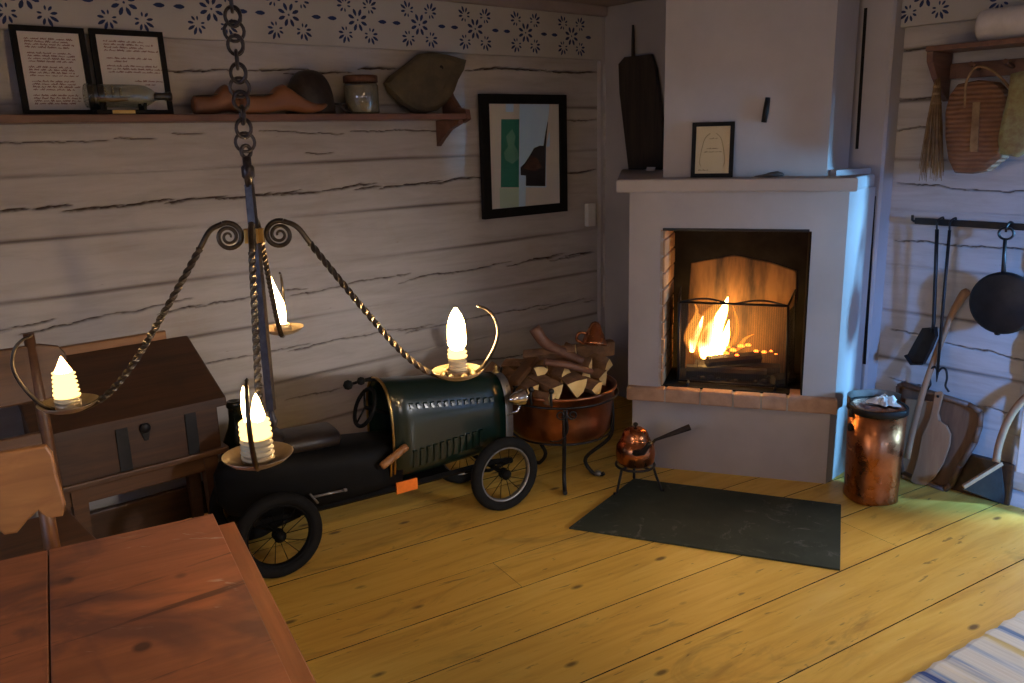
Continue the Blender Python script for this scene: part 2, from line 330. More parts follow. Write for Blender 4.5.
# --- log walls: height field of squared logs with seams and drying cracks
def log_wall(name, cols, seams, cracks, z1, put, hole=None, zstep=.004, seed=1):
    r = np.random.default_rng(seed)
    zs = np.arange(-.03, z1+1e-6, zstep); X = np.array(cols); Zg, Xg = np.meshgrid(zs, X)
    S = []
    for zc, amp in seams:
        ph = r.uniform(0, 6, 3); S.append(zc+amp*(np.sin(X*1.1+ph[0])*.5+np.sin(X*2.9+ph[1])*.3+np.sin(X*9+ph[2])*.08))
    S = np.array(S)                                   # seams x cols
    D = np.zeros_like(Zg); bare = np.zeros_like(Zg)
    dist = np.full_like(Zg, 9.)
    for i in range(len(S)): dist = np.minimum(dist, np.abs(Zg-S[i][:, None]))
    D -= .034*np.clip(dist/.050, 0, 1)**.45             # face stands out from the seam
    D += .016*np.clip(1-dist/.006, 0, 1)
    wav = np.zeros_like(Zg)
    for i in range(26):
        kx, kz = r.uniform(.6, 7), r.uniform(2, 26); wav += np.sin(Xg*kx+Zg*kz*.4+r.uniform(0, 6))*np.sin(Zg*kz+r.uniform(0, 6))*r.uniform(.2, 1)
    D += wav*.0006
    bare = np.maximum(bare, np.clip(1-dist/.013, 0, 1)*.8*(.5+.5*np.sin(Xg*3.1+Zg*5)))
    for (xa, za, xb, zb, w) in cracks:
        if xa > xb: xa, za, xb, zb = xb, zb, xa, za
        m = (X >= xa-.01) & (X <= xb+.01)
        if not m.any(): continue
        t = np.clip((X[m]-xa)/max(xb-xa, 1e-6), 0, 1); jag = np.cumsum(r.normal(0, .0016, m.sum())); jag -= np.linspace(jag[0], jag[-1], len(jag))
        zc = za+(zb-za)*t+jag; ww = .62*w*np.clip(np.minimum(t, 1-t)*6, .15, 1)*(.75+.5*r.random(m.sum()))
        d = np.abs(Zg[m]-zc[:, None])/np.maximum(ww[:, None], zstep*.55); k = np.clip(1.1-d, 0, 1)
        D[m] = np.maximum(D[m], k*.045); bare[m] = np.maximum(bare[m], np.clip(k*1.8, 0, 1))
    nx, nz = len(X), len(zs)
    pts = put(Xg.ravel(), Zg.ravel(), D.ravel())
    idx = np.arange(nx*nz).reshape(nx, nz)
    q = np.stack([idx[:-1, :-1], idx[1:, :-1], idx[1:, 1:], idx[:-1, 1:]], -1).reshape(-1, 4)
    if hole:
        cx = ((Xg[:-1, :-1]+Xg[1:, 1:])/2).ravel(); cz = ((Zg[:-1, :-1]+Zg[1:, 1:])/2).ravel()
        q = q[~((cx > hole[0]) & (cx < hole[1]) & (cz > hole[2]) & (cz < hole[3]))]
    me = bpy.data.meshes.new(name); me.vertices.add(len(pts)); me.vertices.foreach_set('co', np.asarray(pts, np.float32).ravel())
    me.loops.add(q.size); me.loops.foreach_set('vertex_index', q.ravel().astype(np.int32)); me.polygons.add(len(q))
    me.polygons.foreach_set('loop_start', np.arange(0, q.size, 4, dtype=np.int32)); me.update(calc_edges=True); me.validate()
    me.polygons.foreach_set('use_smooth', [True]*len(me.polygons))
    a = me.attributes.new('bare', 'FLOAT', 'POINT'); a.data.foreach_set('value', bare.ravel().astype(np.float32))
    me.materials.append(M['log'])
    o = bpy.data.objects.new(name, me); COL.objects.link(o); o['kind'] = 'structure'; return o
def lw(ox, oy, k, *segs, w=.006):
    """crack polylines read in a crop (offset, magnification) -> wall coordinates"""
    out = []
    for s in segs:
        for (a, b), (c, d) in zip(s[:-1], s[1:]):
            p = on_y(ox+a/k, oy+b/k, YW); q = on_y(ox+c/k, oy+d/k, YW); out.append((p.x, p.z, q.x, q.z, w))
    return out
K = 4.555
cr = lw(0, 110, K, [(-120, 474), (0, 462), (125, 450)], [(160, 452), (245, 438)], [(265, 442), (325, 432)], [(300, 462), (550, 434)], [(540, 440), (780, 408)], [(760, 425), (911, 403)], w=.008)
cr += lw(0, 110, K, [(-80, 149), (215, 147)], [(215, 143), (480, 140)], [(540, 128), (690, 130)], [(800, 104), (911, 106)], w=.003)
cr += lw(200, 110, K, [(0, 405), (120, 393)], [(90, 405), (310, 378)], [(270, 392), (460, 362)], [(380, 388), (560, 370), (800, 333)], [(720, 362), (820, 348)], [(830, 358), (911, 347)], w=.0075)
cr += lw(200, 110, K, [(280, 95), (550, 103), (650, 110)], [(700, 95), (911, 90)], [(490, 195), (600, 195)], w=.003)
cr += lw(400, 110, K, [(0, 345), (190, 322)], [(150, 335), (360, 308), (420, 300)], [(760, 290), (890, 272)], [(590, 683), (740, 655)], [(760, 665), (885, 648)], w=.008)
cr += lw(400, 110, K, [(0, 88), (190, 95)], [(770, 45), (890, 43)], w=.005)
cr += lw(0, 250, K, [(-100, 392), (0, 370), (240, 315)], [(100, 385), (280, 345), (480, 297), (700, 258), (870, 222)], [(730, 290), (911, 252)], w=.0055)
cr += lw(200, 250, K, [(0, 262), (240, 215)], [(330, 195), (480, 178)], [(420, 208), (560, 185), (911, 115)], [(0, 520), (240, 480), (490, 428)], [(410, 460), (600, 415), (911, 360)], [(400, 683), (640, 630)], w=.0055)
cr += lw(400, 230, K, [(0, 245), (500, 147)], [(490, 165), (740, 112)], [(690, 140), (880, 103)], [(0, 207), (40, 200)], [(0, 460), (150, 430)], [(30, 470), (300, 410), (680, 340)], [(630, 362), (840, 315)], [(840, 330), (880, 322)], [(130, 640), (600, 565)], w=.006)
cr += lw(150, 40, 5.12, [(-60, 150), (100, 157), (400, 155)], [(520, 155), (790, 150)], [(700, 172), (1024, 165)], w=.006)
cr += lw(360, 0, 3.94, [(0, 272), (140, 270)], [(420, 278), (730, 275)], [(740, 283), (940, 285)], w=.009)
cols = list(np.arange(-1.5, .3, .1))+list(np.arange(.3, 3.81, .0125))
log_wall('wall_left', cols, [(0.05, .01), (.28, .01), (.52, .012), (.79, .01), (1.042, .008), (1.266, .006), (1.508, .008), (1.757, .008), (2.03, .002)], cr, 2.06,
         lambda x, z, d: np.stack([x, YW+d, z], -1), seed=3)
def rw(*segs, w=.005):
    out = []
    for s in segs:
        for (a, b), (c, d) in zip(s[:-1], s[1:]):
            p = on_x(a, b, XW); q = on_x(c, d, XW); out.append((p.y, p.z, q.y, q.z, w))
    return out
cr = rw([(902, 99), (938, 97), (985, 95)], [(899, 51), (930, 47)], w=.006)+rw([(899, 131), (917, 127), (933, 128)], [(899, 183), (935, 185), (975, 190), (1024, 191)], [(897, 241), (920, 241), (975, 247), (1024, 250)], w=.004)
cr += rw([(893, 330), (918, 335)], [(945, 343), (990, 351), (1024, 361)], [(891, 378), (918, 385)], [(985, 407), (1008, 413)], w=.004)
WIN = (-.30, 1.12, .13, 1.60)
cols = list(np.arange(-1.7, -.31, .06))+[-.30]+list(np.arange(-.24, 1.1, .06))+[1.12]+list(np.arange(1.13, 1.95, .0105))+list(np.arange(1.97, 3.61, .08)); cols = sorted(set(np.round(cols, 4)))
log_wall('wall_right', cols, [(.06, .006), (.305, .006), (.545, .006), (.765, .006), (.985, .006), (1.232, .006), (1.461, .006), (1.715, .006), (1.93, .006)], cr, 2.06,
         lambda y, z, d: np.stack([XW+d, y, z], -1), hole=WIN, seed=5)
# outer skin + reveals round the window of the right-hand wall
def holed_wall(name, axis, p0, p1, a0, a1, hole, mat, z1=CEIL, inner=True):
    """thick wall between planes p0..p1 on one axis with a rectangular hole"""
    mb = MB()
    def bx(u0, u1, z0, zt):
        c = ((p0+p1)/2, (u0+u1)/2, (z0+zt)/2); sz = (abs(p1-p0), u1-u0, zt-z0)
        if axis == 'y': c = (c[1], c[0], c[2]); sz = (sz[1], sz[0], sz[2])
        mb.box(c, sz)
    bx(a0, hole[0], 0, z1); bx(hole[1], a1, 0, z1); bx(hole[0], hole[1], 0, hole[2]); bx(hole[0], hole[1], hole[3], z1)
    return struct(name, mb, mat)
holed_wall('wall_right_outer', 'x', XW+.05, XW+.24, -1.7, 3.9, WIN, M['plaster'])
BW = (-.75, .35, .85, 1.75); BW2 = (2.05, 3.25, .55, 1.62)
mb = MB(); yb_ = -1.69
for x0_, x1_, z0_, z1_ in ((-1.7, BW[0], 0, CEIL), (BW[0], BW[1], 0, BW[2]), (BW[0], BW[1], BW[3], CEIL), (BW[1], BW2[0], 0, CEIL), (BW2[0], BW2[1], 0, BW2[2]), (BW2[0], BW2[1], BW2[3], CEIL), (BW2[1], 4.05, 0, CEIL)):
    mb.box(((x0_+x1_)/2, yb_, (z0_+z1_)/2), (x1_-x0_, .18, z1_-z0_))
struct('wall_back', mb, M['plaster'])
LW = (.55, 1.75, .85, 1.75)
holed_wall('wall_far_left', 'x', -1.68, -1.5, -1.7, 3.75, LW, M['plaster'])
struct('wall_left_outer', MB().box((1.1, YW+.11, 1.16), (5.6, .1, 2.34)), M['plaster'])
# ceiling boards
mb = MB()
for i in range(27): mb.box((1.2, -1.68+i*.2, CEIL+.012), (5.6, .196, .024), bev=.004)
mb.box((1.2, 1., CEIL+.05), (5.7, 5.6, .04))
struct('ceiling', mb, M['ceil'])
# windows: frame, crossbars and panes
def window(name, axis, p, w):
    mb = MB(); y0, y1, z0, z1 = w
    def bar(u0, u1, za, zb, t=.05, q=0):
        c = (p+q, (u0+u1)/2, (za+zb)/2); s = (t, u1-u0, zb-za)
        if axis == 'y': c = (c[1], c[0], c[2]); s = (s[1], s[0], s[2])
        mb.box(c, s, bev=.005)
    bar(y0, y0+.05, z0, z1); bar(y1-.05, y1, z0, z1); bar(y0+.05, y1-.05, z0, z0+.05); bar(y0+.05, y1-.05, z1-.05, z1)
    ym = (y0+y1)/2; bar(ym-.03, ym+.03, z0+.05, z1-.05); zm = z0+(z1-z0)*.62
    bar(y0+.05, ym-.03, zm-.012, zm+.012, .03); bar(ym+.03, y1-.05, zm-.012, zm+.012, .03)
    o = struct(name, mb, M['white_paint'])
    g = MB()
    P = [(p, y0+.05, z0+.05), (p, y1-.05, z0+.05), (p, y1-.05, z1-.05), (p, y0+.05, z1-.05)]
    if axis == 'y': P = [(b, a, c) for a, b, c in P]
    g.add(P, [[0, 1, 2, 3]]); part(o, 'pane', g, M['pane'])
# glazed door in the right-hand wall, just beyond the edge of the photo, with a white casing
mb = MB(); y0, y1, z0, z1 = WIN; xd = XW+.21
for a, b, c, d in ((y0, y0+.09, z0, z1), (y1-.09, y1, z0, z1), (y0+.09, y1-.09, z0, z0+.12), (y0+.09, y1-.09, z1-.09, z1)): mb.box((xd, (a+b)/2, (c+d)/2), (.045, b-a, d-c), bev=.005)
for zc in (.72, 1.15): mb.box((xd, (y0+y1)/2, zc), (.03, y1-y0-.18, .024))
door = struct('door_1', mb, M['white_paint'])
mb = MB(); mb.add([(xd, y0+.09, z0+.12), (xd, y1-.09, z0+.12), (xd, y1-.09, z1-.09), (xd, y0+.09, z1-.09)], [[0, 1, 2, 3]]); part(door, 'pane', mb, M['pane'])
mb = MB()
for a, b, c, d in ((y1, y1+.085, .155, z1+.085), (y0-.085, y0, .155, z1+.085), (y0, y1, z1, z1+.085)): mb.box((XW-.026, (a+b)/2, (c+d)/2), (.022, b-a, d-c), bev=.004)
struct('trim_4', mb, M['white_paint'])
window('window_1', 'y', -1.72, BW); window('window_2', 'y', -1.72, BW2); window('window_3', 'x', -1.62, LW)
# --- stencilled frieze boards
def petal(mb, c, ex, ez, n, ang, L, W, m=1):
    """pointed leaf: c centre, ex/ez plane axes, n lift"""
    d = ex*math.cos(ang)+ez*math.sin(ang); q = ez*math.cos(ang)-ex*math.sin(ang)
    pr = [(-.5, 0), (-.2, .42), (.15, .5), (.42, .25), (.5, 0), (.42, -.25), (.15, -.5), (-.2, -.42)]
    mb.add([c+d*a*L+q*b*W+n for a, b in pr], [list(range(8))], m)
def motif(mb, c, ex, ez, n, s, start=0):
    for k in range(8):
        a = PI/8+k*PI/4; petal(mb, c+(ex*math.cos(a)+ez*math.sin(a))*.034*s, ex, ez, n, a, .034*s, .0155*s)
    petal(mb, c, ex, ez, n, 0, .010*s, .010*s)
    for sx in (-1, 1):
        petal(mb, c+ex*sx*.130*s, ex, ez, n, 0, .046*s, .018*s)
        for sz in (-1, 1):
            cc = c+ex*sx*.062*s+ez*sz*.060*s; a0 = math.atan2(sz, sx*.85)
            for da, r, L, w in ((-.32, .030, .034, .0125), (.32, .030, .034, .0125), (-1.0, .027, .026, .011), (1.0, .027, .026, .011), (-1.75, .025, .021, .010), (1.75, .025, .021, .010), (-2.45, .021, .018, .008), (2.45, .021, .018, .008)):
                a = a0+da; petal(mb, cc+(ex*math.cos(a)+ez*math.sin(a))*r*s, ex, ez, n, a, L*s, w*s)
def px_y(x, y): return on_y(x, y, YW-.045)
mb = MB(); mb.box(((-1.5+3.66)/2, YW-.03, 2.135), (5.16, .03, .236), bev=.004)
mc = [(571.5, 35), (523.5, 33), (472, 28), (417, 22.5), (354.5, 19), (288.5, 14), (212, 8), (136, 2), (50, -4)]
X0 = px_y(571.5, 35).x; X1 = px_y(288.5, 14).x; stp = (X0-X1)/5
for k in range(16):
    x = X0-k*stp
    if x < -1.2: break
    motif(mb, V((x, YW-.0452, 2.136)), V((1, 0, 0)), V((0, 0, 1)), V((0, -.0006, 0)), 1.0)
struct('trim_1', mb, [M['frieze'], M['stencil']])
mb = MB(); mb.box((XW-.03, (1.86-1.6)/2, 2.135), (.03, 3.46, .236), bev=.004)
for k in range(8):
    y = on_x(925, 3, XW-.045).y-k*.36
    if y < -1.4: break
    motif(mb, V((XW-.0452, y, 2.136)), V((0, 1, 0)), V((0, 0, 1)), V((-.0006, 0, 0)), 1.0)
struct('trim_2', mb, [M['frieze'], M['stencil']])
# strip of ceiling moulding over the frieze
mb = MB(); mb.box((1.08, YW-.035, 2.282), (5.2, .07, .056), bev=.01); mb.box((XW-.035, .1, 2.282), (.07, 3.5, .056), bev=.01)
struct('trim_3', mb, M['ceil'])
# --- baseboard of the right wall
mb = MB(); mb.box((XW-.035, 1.53, .09), (.03, .64, .19), bev=.006); mb.box((XW-.035, -1.0, .09), (.03, 1.2, .19), bev=.006); struct('baseboard_right', mb, M['wood_dark'])
mb = MB(); mb.box((1.0, YW-.035, .07), (5.2, .03, .15), bev=.006); struct('baseboard_left', mb, M['wood_dark'])
# ================================================================== THE FIREPLACE
FA = V((2.973, 2.526, 0)); FU = V((.528, -.849, 0)).normalized(); FN = V((-.849, -.528, 0)).normalized()
def F(s, q, z): return FA+FU*s-FN*q+V((0, 0, z))         # s along the face, q into the masonry, z up
# plastered fire walls in the corner (edges of the logs end on them)
struct('wall_corner_left', MB().prism([V((3.665, YW-.028, 0)), V((3.9, YW-.028, 0)), V((3.9, YW+.05, 0)), V((3.665, YW+.05, 0))], (0, 0, CEIL)), M['plaster'])
mb = MB(); P = [(3.70, 1.87), (3.71, 1.86), (3.83, 1.86), (3.83, 3.6), (3.70, 3.6)]
mb.slab([V((x, y, .33)) for x, y in P], (0, 0, CEIL-.33), bev=.004); mb.slab([V((x, y-.012 if y < 2 else y, 0)) for x, y in [(3.70, 1.87), (3.71, 1.86), (3.83, 1.86), (3.83, 3.6), (3.70, 3.6)]], (0, 0, .335), bev=.03)
for pts_ in (((866, 8), (857, 149)), ((874.5, 196), (864.5, 364))):
    a_, b_ = on_x(*pts_[0], 3.699), on_x(*pts_[1], 3.699); hw = .007
    mb.slab([a_+V((0, -hw, 0)), a_+V((0, hw, 0)), b_+V((0, hw, 0)), b_+V((0, -hw, 0))], (-.003, 0, 0), bev=.1, m=1)  # dark strips drawn for the shade of a deep gap, not soot
struct('wall_corner_right', mb, [M['plaster'], M['soot']])  # soot material borrowed for the painted gap shade; no soot on this wall
fp = thing('fireplace', F(.33, .3, 0), 'whitewashed corner fireplace with plastered chimney and a brick hearth ledge', 'fireplace')
s0, s1 = -.137, .803; oL, oR, oB, oT = .008, .662, .42, 1.168
BQ = .36
def poly_body(z, grow=0.):
    a = F(s0-grow, -grow, z); b = F(s1+grow, -grow, z); return [a, b, V((3.672, 1.872, z)), V((3.672, 2.95, z)), V((3.45, 3.02, z))]
mb = MB(); mb.smooth = False
# base, two jambs, lintel and rear mass of the surround
def blk(sa, sb, za, zb, qa=0, qb=.42):
    mb.prism([F(sa, qa, za), F(sb, qa, za), F(sb, qb, za), F(sa, qb, za)], (0, 0, zb-za))
mb.prism([F(s0+.02, .012, 0), F(s1-.015, .012, 0), V((3.672, 1.885, 0)), V((3.672, 2.95, 0)), V((3.45, 3.02, 0))], (0, 0, .36))
blk(s0, oL, .36, 1.345, 0, BQ); blk(oR, s1, .36, 1.345, 0, .30); blk(oL, oR, oT, 1.345, 0, .12)
mb.prism([F(s1, 0, .36), V((3.672, 1.872, .36)), V((3.672, 2.02, .36)), F(s1, .28, .36)], (0, 0, .985))
mb.prism([F(s0, BQ, .36), F(oR, BQ, .36), V((3.672, 2.24, .36)), V((3.672, 2.95, .36)), V((3.45, 3.02, .36))], (0, 0, .985)); mb.prism([F(oR, .28, .36), F(s1-.02, .28, .36), V((3.672, 2.05, .36)), V((3.672, 2.2, .36)), F(oR, BQ+.005, .36)], (0, 0, .985))
part(fp, 'surround', mb, M['plaster'])
mb = MB(); a = [F(-.185, -.068, 1.343), F(.828, -.068, 1.343), F(.83, .0, 1.343), V((3.672, 1.88, 1.343)), V((3.69, 3.42, 1.343)), V((3.655, 3.40, 1.343))]
mb.slab(a, (0, 0, .057), bev=.16); part(fp, 'mantel_shelf', mb, M['plaster'])
mb = MB(); mb.slab([F(0, .10, 1.39), F(.711, .10, 1.39), V((3.655, 2.0, 1.39)), V((3.655, 2.75, 1.39)), F(0, .62, 1.39)], (0, 0, CEIL-1.385), bev=.008)
mb.prism([V((3.45, 1.94, 1.39)), V((3.672, 1.90, 1.39)), V((3.672, 2.1, 1.39)), V((3.5, 2.1, 1.39))], (0, 0, .035))
part(fp, 'chimney_breast', mb, M['plaster'])
# hearth ledge of bricks laid side by side
mb = MB(); cuts = [-.141, .045, .21, .36, .485, .60, .816]
for i in range(len(cuts)-1):
    a, b = cuts[i]+.004, cuts[i+1]-.004; z0 = .352-.0; dz = random.uniform(-.003, .003)
    mb.slab([F(a, -.034+random.uniform(-.004, .004), z0), F(b, -.034, z0), F(b, .10, z0), F(a, .10, z0)], (0, 0, .068+dz), bev=.12, m=0)
mb.prism([F(cuts[0]+.004, -.026, .354), F(cuts[-1]-.004, -.026, .354), F(cuts[-1]-.004, .1, .354), F(cuts[0]+.004, .1, .354)], (0, 0, .060), m=1)
part(fp, 'hearth_ledge', mb, [M['brick'], M['mortar']])
# firebox lining: floor, brick cheek on one side, soot-blackened elsewhere
mb = MB()
mb.prism([F(oL, .02, .35), F(oR, .02, .35), F(oR, BQ, .35), F(oL, BQ, .35)], (0, 0, .072), m=1)
for zc in np.arange(.424, 1.16, .078):
    off = 0.
    for qa, qb in ((.004, .115), (.121, .235), (.241, .35)):
        mb.box(F(oL+.006+random.uniform(-.002, .002), (qa+qb)/2, zc+.036), (qb-qa, .03, .071), frame3(-FN, FU, V((0, 0, 1))), bev=.005, m=0)
mb.box(F(oL-.004, .18, .79), (.352, .03, .745), frame3(-FN, FU, V((0, 0, 1))), m=2)
mb.box(F(oR-.001, .182, .79), (.356, .012, .75), frame3(-FN, FU, V((0, 0, 1))), m=1)
mb.box(F((oL+oR)/2, BQ-.004, .79), (.012, oR-oL, .75), frame3(-FN, FU, V((0, 0, 1))), m=1)
mb.box(F((oL+oR)/2, .24, oT+.004), (.24, oR-oL, .012), frame3(-FN, FU, V((0, 0, 1))), m=1)
part(fp, 'firebox', mb, [M['brickfire'], M['soot'], M['mortar']])
mb = MB(); mb.box(F((oL+oR)/2, -.002, oT+.004), (.012, oR-oL-.02, .012), frame3(-FN, FU, V((0, 0, 1))), bev=.002)
part(fp, 'lintel_iron', mb, M['iron'])
mb = MB(); c = on_p(766, 111, F(0, .10, 0), FN); mb.tube([c+FN*.012+V((0, 0, .056))+FU*.006, c+FN*.016, c+FN*.012-V((0, 0, .048))-FU*.006], [.011, .013, .012], 8)
mb.tube([c-FN*.02, c+FN*.014], .008, 8); part(fp, 'damper_handle', mb, M['iron'], 'black iron damper handle')
# fireback plate leaning inside the firebox
def on_f(x, y, q): return on_p(x, y, F(0, q, 0), FN)
mb = MB(); Q = .345
mb.slab([on_f(x, y, Q) for x, y in ((684, 381), (688, 300), (691, 263), (734, 255), (770, 262), (797, 271), (797, 303), (788, 312), (786, 388))], -FN*.025, bev=.25)
single('fireback_plate', mb, M['castplate'], 'tall rust-brown iron fireback plate with sloping shoulders standing behind the flames', 'fireback')
# charred logs, embers and flames
def split_log(name, a, b, r, mats, label, cat, group=None, k=6, tri=False):
    a, b = V(a), V(b); R = axis_frame(b-a); L = (b-a).length; mb = MB(); n = 7; rs = []
    base = [(math.cos(2*PI*j/k+random.uniform(-.25, .25)), math.sin(2*PI*j/k+random.uniform(-.25, .25))) for j in range(k)]
    if tri:
        base = [(-.95, -.55), (-.4, -.72), (.25, -.75), (.9, -.45), (.55, .15), (.1, .92), (-.45, .3)]; th = random.uniform(0, 6.28)
        base = [(x*math.cos(th)-y*math.sin(th), x*math.sin(th)+y*math.cos(th)) for x, y in base]
    for i in range(n):
        t = i/(n-1); w = 1+random.uniform(-.06, .06)
        rs.append([a+R @ V((x*r*w, y*r*w, L*t)) for x, y in base])
    mb.rings(rs, False, False, 0, False); mb.add(rs[0], [list(range(len(base)))[::-1]], 1); mb.add(rs[-1], [list(range(len(base)))], 1)
    return single(name, mb, mats, label, cat, group)
M['ember'] = EMIT('ember', (1., .16, .02), 9.)
lg = [(((.12, .19, .456), (.50, .20, .456), .030), 'charred log lying at the front of the fire'),
      (((.15, .277, .458), (.56, .277, .458), .032), 'charred log lying at the back of the fire'),
      (((.22, .15, .518), (.46, .29, .518), .028), 'charred log laid across the other two burning logs'),
      (((.53, .13, .452), (.62, .20, .452), .026), 'short charred log on the darker side of the fire')]
for (a, b, r), lb in lg: split_log('burning_log', F(*a), F(*b), r, [M['char'], M['char']], lb, 'log', 'burning logs', 8)
mb = MB()
for i in range(46):
    s = random.uniform(.12, .58); q = random.uniform(.14, .30); r = random.uniform(.008, .018); c = F(s, q, .424+r*.7)
    mb.lathe([(0.0001, -r*.7), (r*.8, -r*.4), (r, 0), (r*.7, r*.5), (.0001, r*.7)], c, 6, m=0, smooth=False)
e = single('coal_bed', mb, M['char'], 'bed of black coals spread under the burning logs', 'coals'); e['kind'] = 'stuff'
mb = MB()
for px, py, q, r in ((726, 353, .16, .012), (733, 350, .17, .014), (741, 346, .17, .014), (748, 345, .18, .012), (756, 351, .19, .010), (764, 352, .2, .010), (771, 351, .2, .007), (776, 354, .22, .005), (700, 347, .17, .012), (709, 352, .16, .012), (737, 355, .16, .008), (728, 347, .18, .01)):
    c = on_f(px, py, q); mb.lathe([(0.0001, -r*.6), (r*1.2, -r*.3), (r*1.3, 0), (r*.8, r*.5), (.0001, r*.7)], c, 7, smooth=False)
e = single('embers', mb, M['ember'], 'glowing orange embers scattered between the charred logs', 'embers'); e['kind'] = 'stuff'
M['fire'] = EMIT('fire_flame', (1., .62, .19), LE['fire'], (1., .26, .02), .15, .92)
M['fire_soft'] = EMIT('fire_flame_soft', (1., .36, .05), 1.6, (1., .25, .03), -.25, .62)
def flame_shape(mb, spine, radii, n=14, m=0):
    P = smooth_path(spine, 5); R = []
    for i in range(len(P)):
        t = i/(len(P)-1)*(len(radii)-1); k = min(int(t), len(radii)-2); R.append(radii[k]+(radii[k+1]-radii[k])*(t-k))
    mb.tube(P, R, n, m=m, cap=True)
ff = thing('fire_flames', F(.2, .2, .44), 'bright yellow flames leaping from the burning logs in the fireplace', 'flames')
for nm, pts, rd, mt in (('flame', ((706, 357), (709, 344), (715, 327), (723, 312), (728, 297)), (.03, .055, .050, .034, .020, .0015), 'fire'),
                    ('flame', ((692, 352), (694, 338), (700, 326), (703, 316)), (.01, .024, .020, .010, .001), 'fire'),
                    ('flame', ((711, 361), (718, 350), (725, 338), (729, 320)), (.01, .034, .032, .018, .001), 'fire'),
                    ('flame', ((704, 356), (704, 338), (712, 318), (720, 300)), (.05, .085, .075, .05, .002), 'fire_soft'),
                    ('flame', ((694, 352), (692, 336), (698, 320), (696, 310)), (.02, .045, .04, .02, .001), 'fire_soft'),
                    ('flame', ((690, 348), (690, 330), (697, 312), (694, 302)), (.01, .020, .014, .008, .001), 'fire_soft'),
                    ('flame', ((738, 350), (742, 343), (746, 338), (754, 334)), (.006, .013, .011, .006, .001), 'fire_soft'),
                    ('flame', ((722, 352), (734, 340), (737, 322), (733, 306)), (.006, .014, .013, .008, .001), 'fire_soft')):
    mb = MB(); flame_shape(mb, [on_f(x, y, .20+random.uniform(-.02, .02)) for x, y in pts], rd); part(ff, nm, mb, M[mt])
# folding fire screen: three panels of fine mesh in an iron frame
def screen_mat():
    m = bpy.data.materials.new('wire_mesh'); m.use_nodes = True; nt = m.node_tree; nt.nodes.clear()
    o = nt.nodes.new('ShaderNodeOutputMaterial'); b = nt.nodes.new('ShaderNodeBsdfPrincipled'); b.inputs['Base Color'].default_value = (.03, .025, .02, 1); b.inputs['Roughness'].default_value = .6
    t = nt.nodes.new('ShaderNodeBsdfTransparent'); mx = nt.nodes.new('ShaderNodeMixShader'); g = nt.nodes.new('ShaderNodeTexCoord')
    s = nt.nodes.new('ShaderNodeSeparateXYZ'); nt.links.new(g.outputs['Object'], s.inputs[0]); outs = []
    ad = nt.nodes.new('ShaderNodeMath'); ad.operation = 'ADD'; nt.links.new(s.outputs[0], ad.inputs[0]); nt.links.new(s.outputs[1], ad.inputs[1])
    for src in (ad.outputs[0], s.outputs[2]):
        f = nt.nodes.new('ShaderNodeMath'); f.operation = 'PINGPONG'; f.inputs[1].default_value = .0016; nt.links.new(src, f.inputs[0])
        l = nt.nodes.new('ShaderNodeMath'); l.operation = 'LESS_THAN'; l.inputs[1].default_value = .00022; nt.links.new(f.outputs[0], l.inputs[0]); outs.append(l.outputs[0])
    k = nt.nodes.new('ShaderNodeMath'); k.operation = 'MAXIMUM'; nt.links.new(outs[0], k.inputs[0]); nt.links.new(outs[1], k.inputs[1])
    nt.links.new(k.outputs[0], mx.inputs[0]); nt.links.new(t.outputs[0], mx.inputs[1]); nt.links.new(b.outputs[0], mx.inputs[2]); nt.links.new(mx.outputs[0], o.inputs[0]); return m
M['mesh'] = screen_mat()
fs = thing('fire_screen', F(.33, .085, .424), 'black wire-mesh folding fire screen standing inside the fireplace opening', 'fire screen')
Q = .085; c1, c2, c3, c4_ = [on_f(x, y, Q) for x, y in ((678, 383), (679, 302), (788, 306), (786, 391))]
c1.z = c4_.z = .432
wave = []
for i in range(29):
    t = i/28; p = c2.lerp(c3, t); wave.append(p+V((0, 0, .021*abs(math.sin(t*2*PI*.97+.1))**1.4)))
mb = MB(); mb.tube(smooth_path([c1, c2], 2)+[], .006, 8); mb.tube([c2, c3], .006, 8); mb.tube([c3, c4_], .006, 8); mb.tube([c4_, c1], .006, 8); mb.tube(wave, .0045, 6)
mb.tube([c1.lerp(c4_, .1), c1.lerp(c4_, .1)+FN*.05-V((0, 0, .006))], .006, 6); mb.tube([c1.lerp(c4_, .9), c1.lerp(c4_, .9)+FN*.05-V((0, 0, .006))], .006, 6)
part(fs, 'frame', mb, M['iron'])
mb = MB(); mb.prism([c1, c2, c3, c4_], FN*-.0008); part(fs, 'mesh_panel', mb, M['mesh'])
for nm, a, b, dq, ds in (('side_panel', c1, c2, .22, -.02), ('side_panel', c4_, c3, .22, .03)):
    mb = MB(); d = -FN*dq+FU*ds; P = [a, b, b+d+V((0, 0, .035)), a+d]
    for i in range(4): mb.tube([P[i], P[(i+1) % 4]], .005, 6)
    mb.prism(P, FU*.002, m=1); part(fs, nm, mb, [M['iron'], M['mesh'] if ds > 0 else M['iron']])
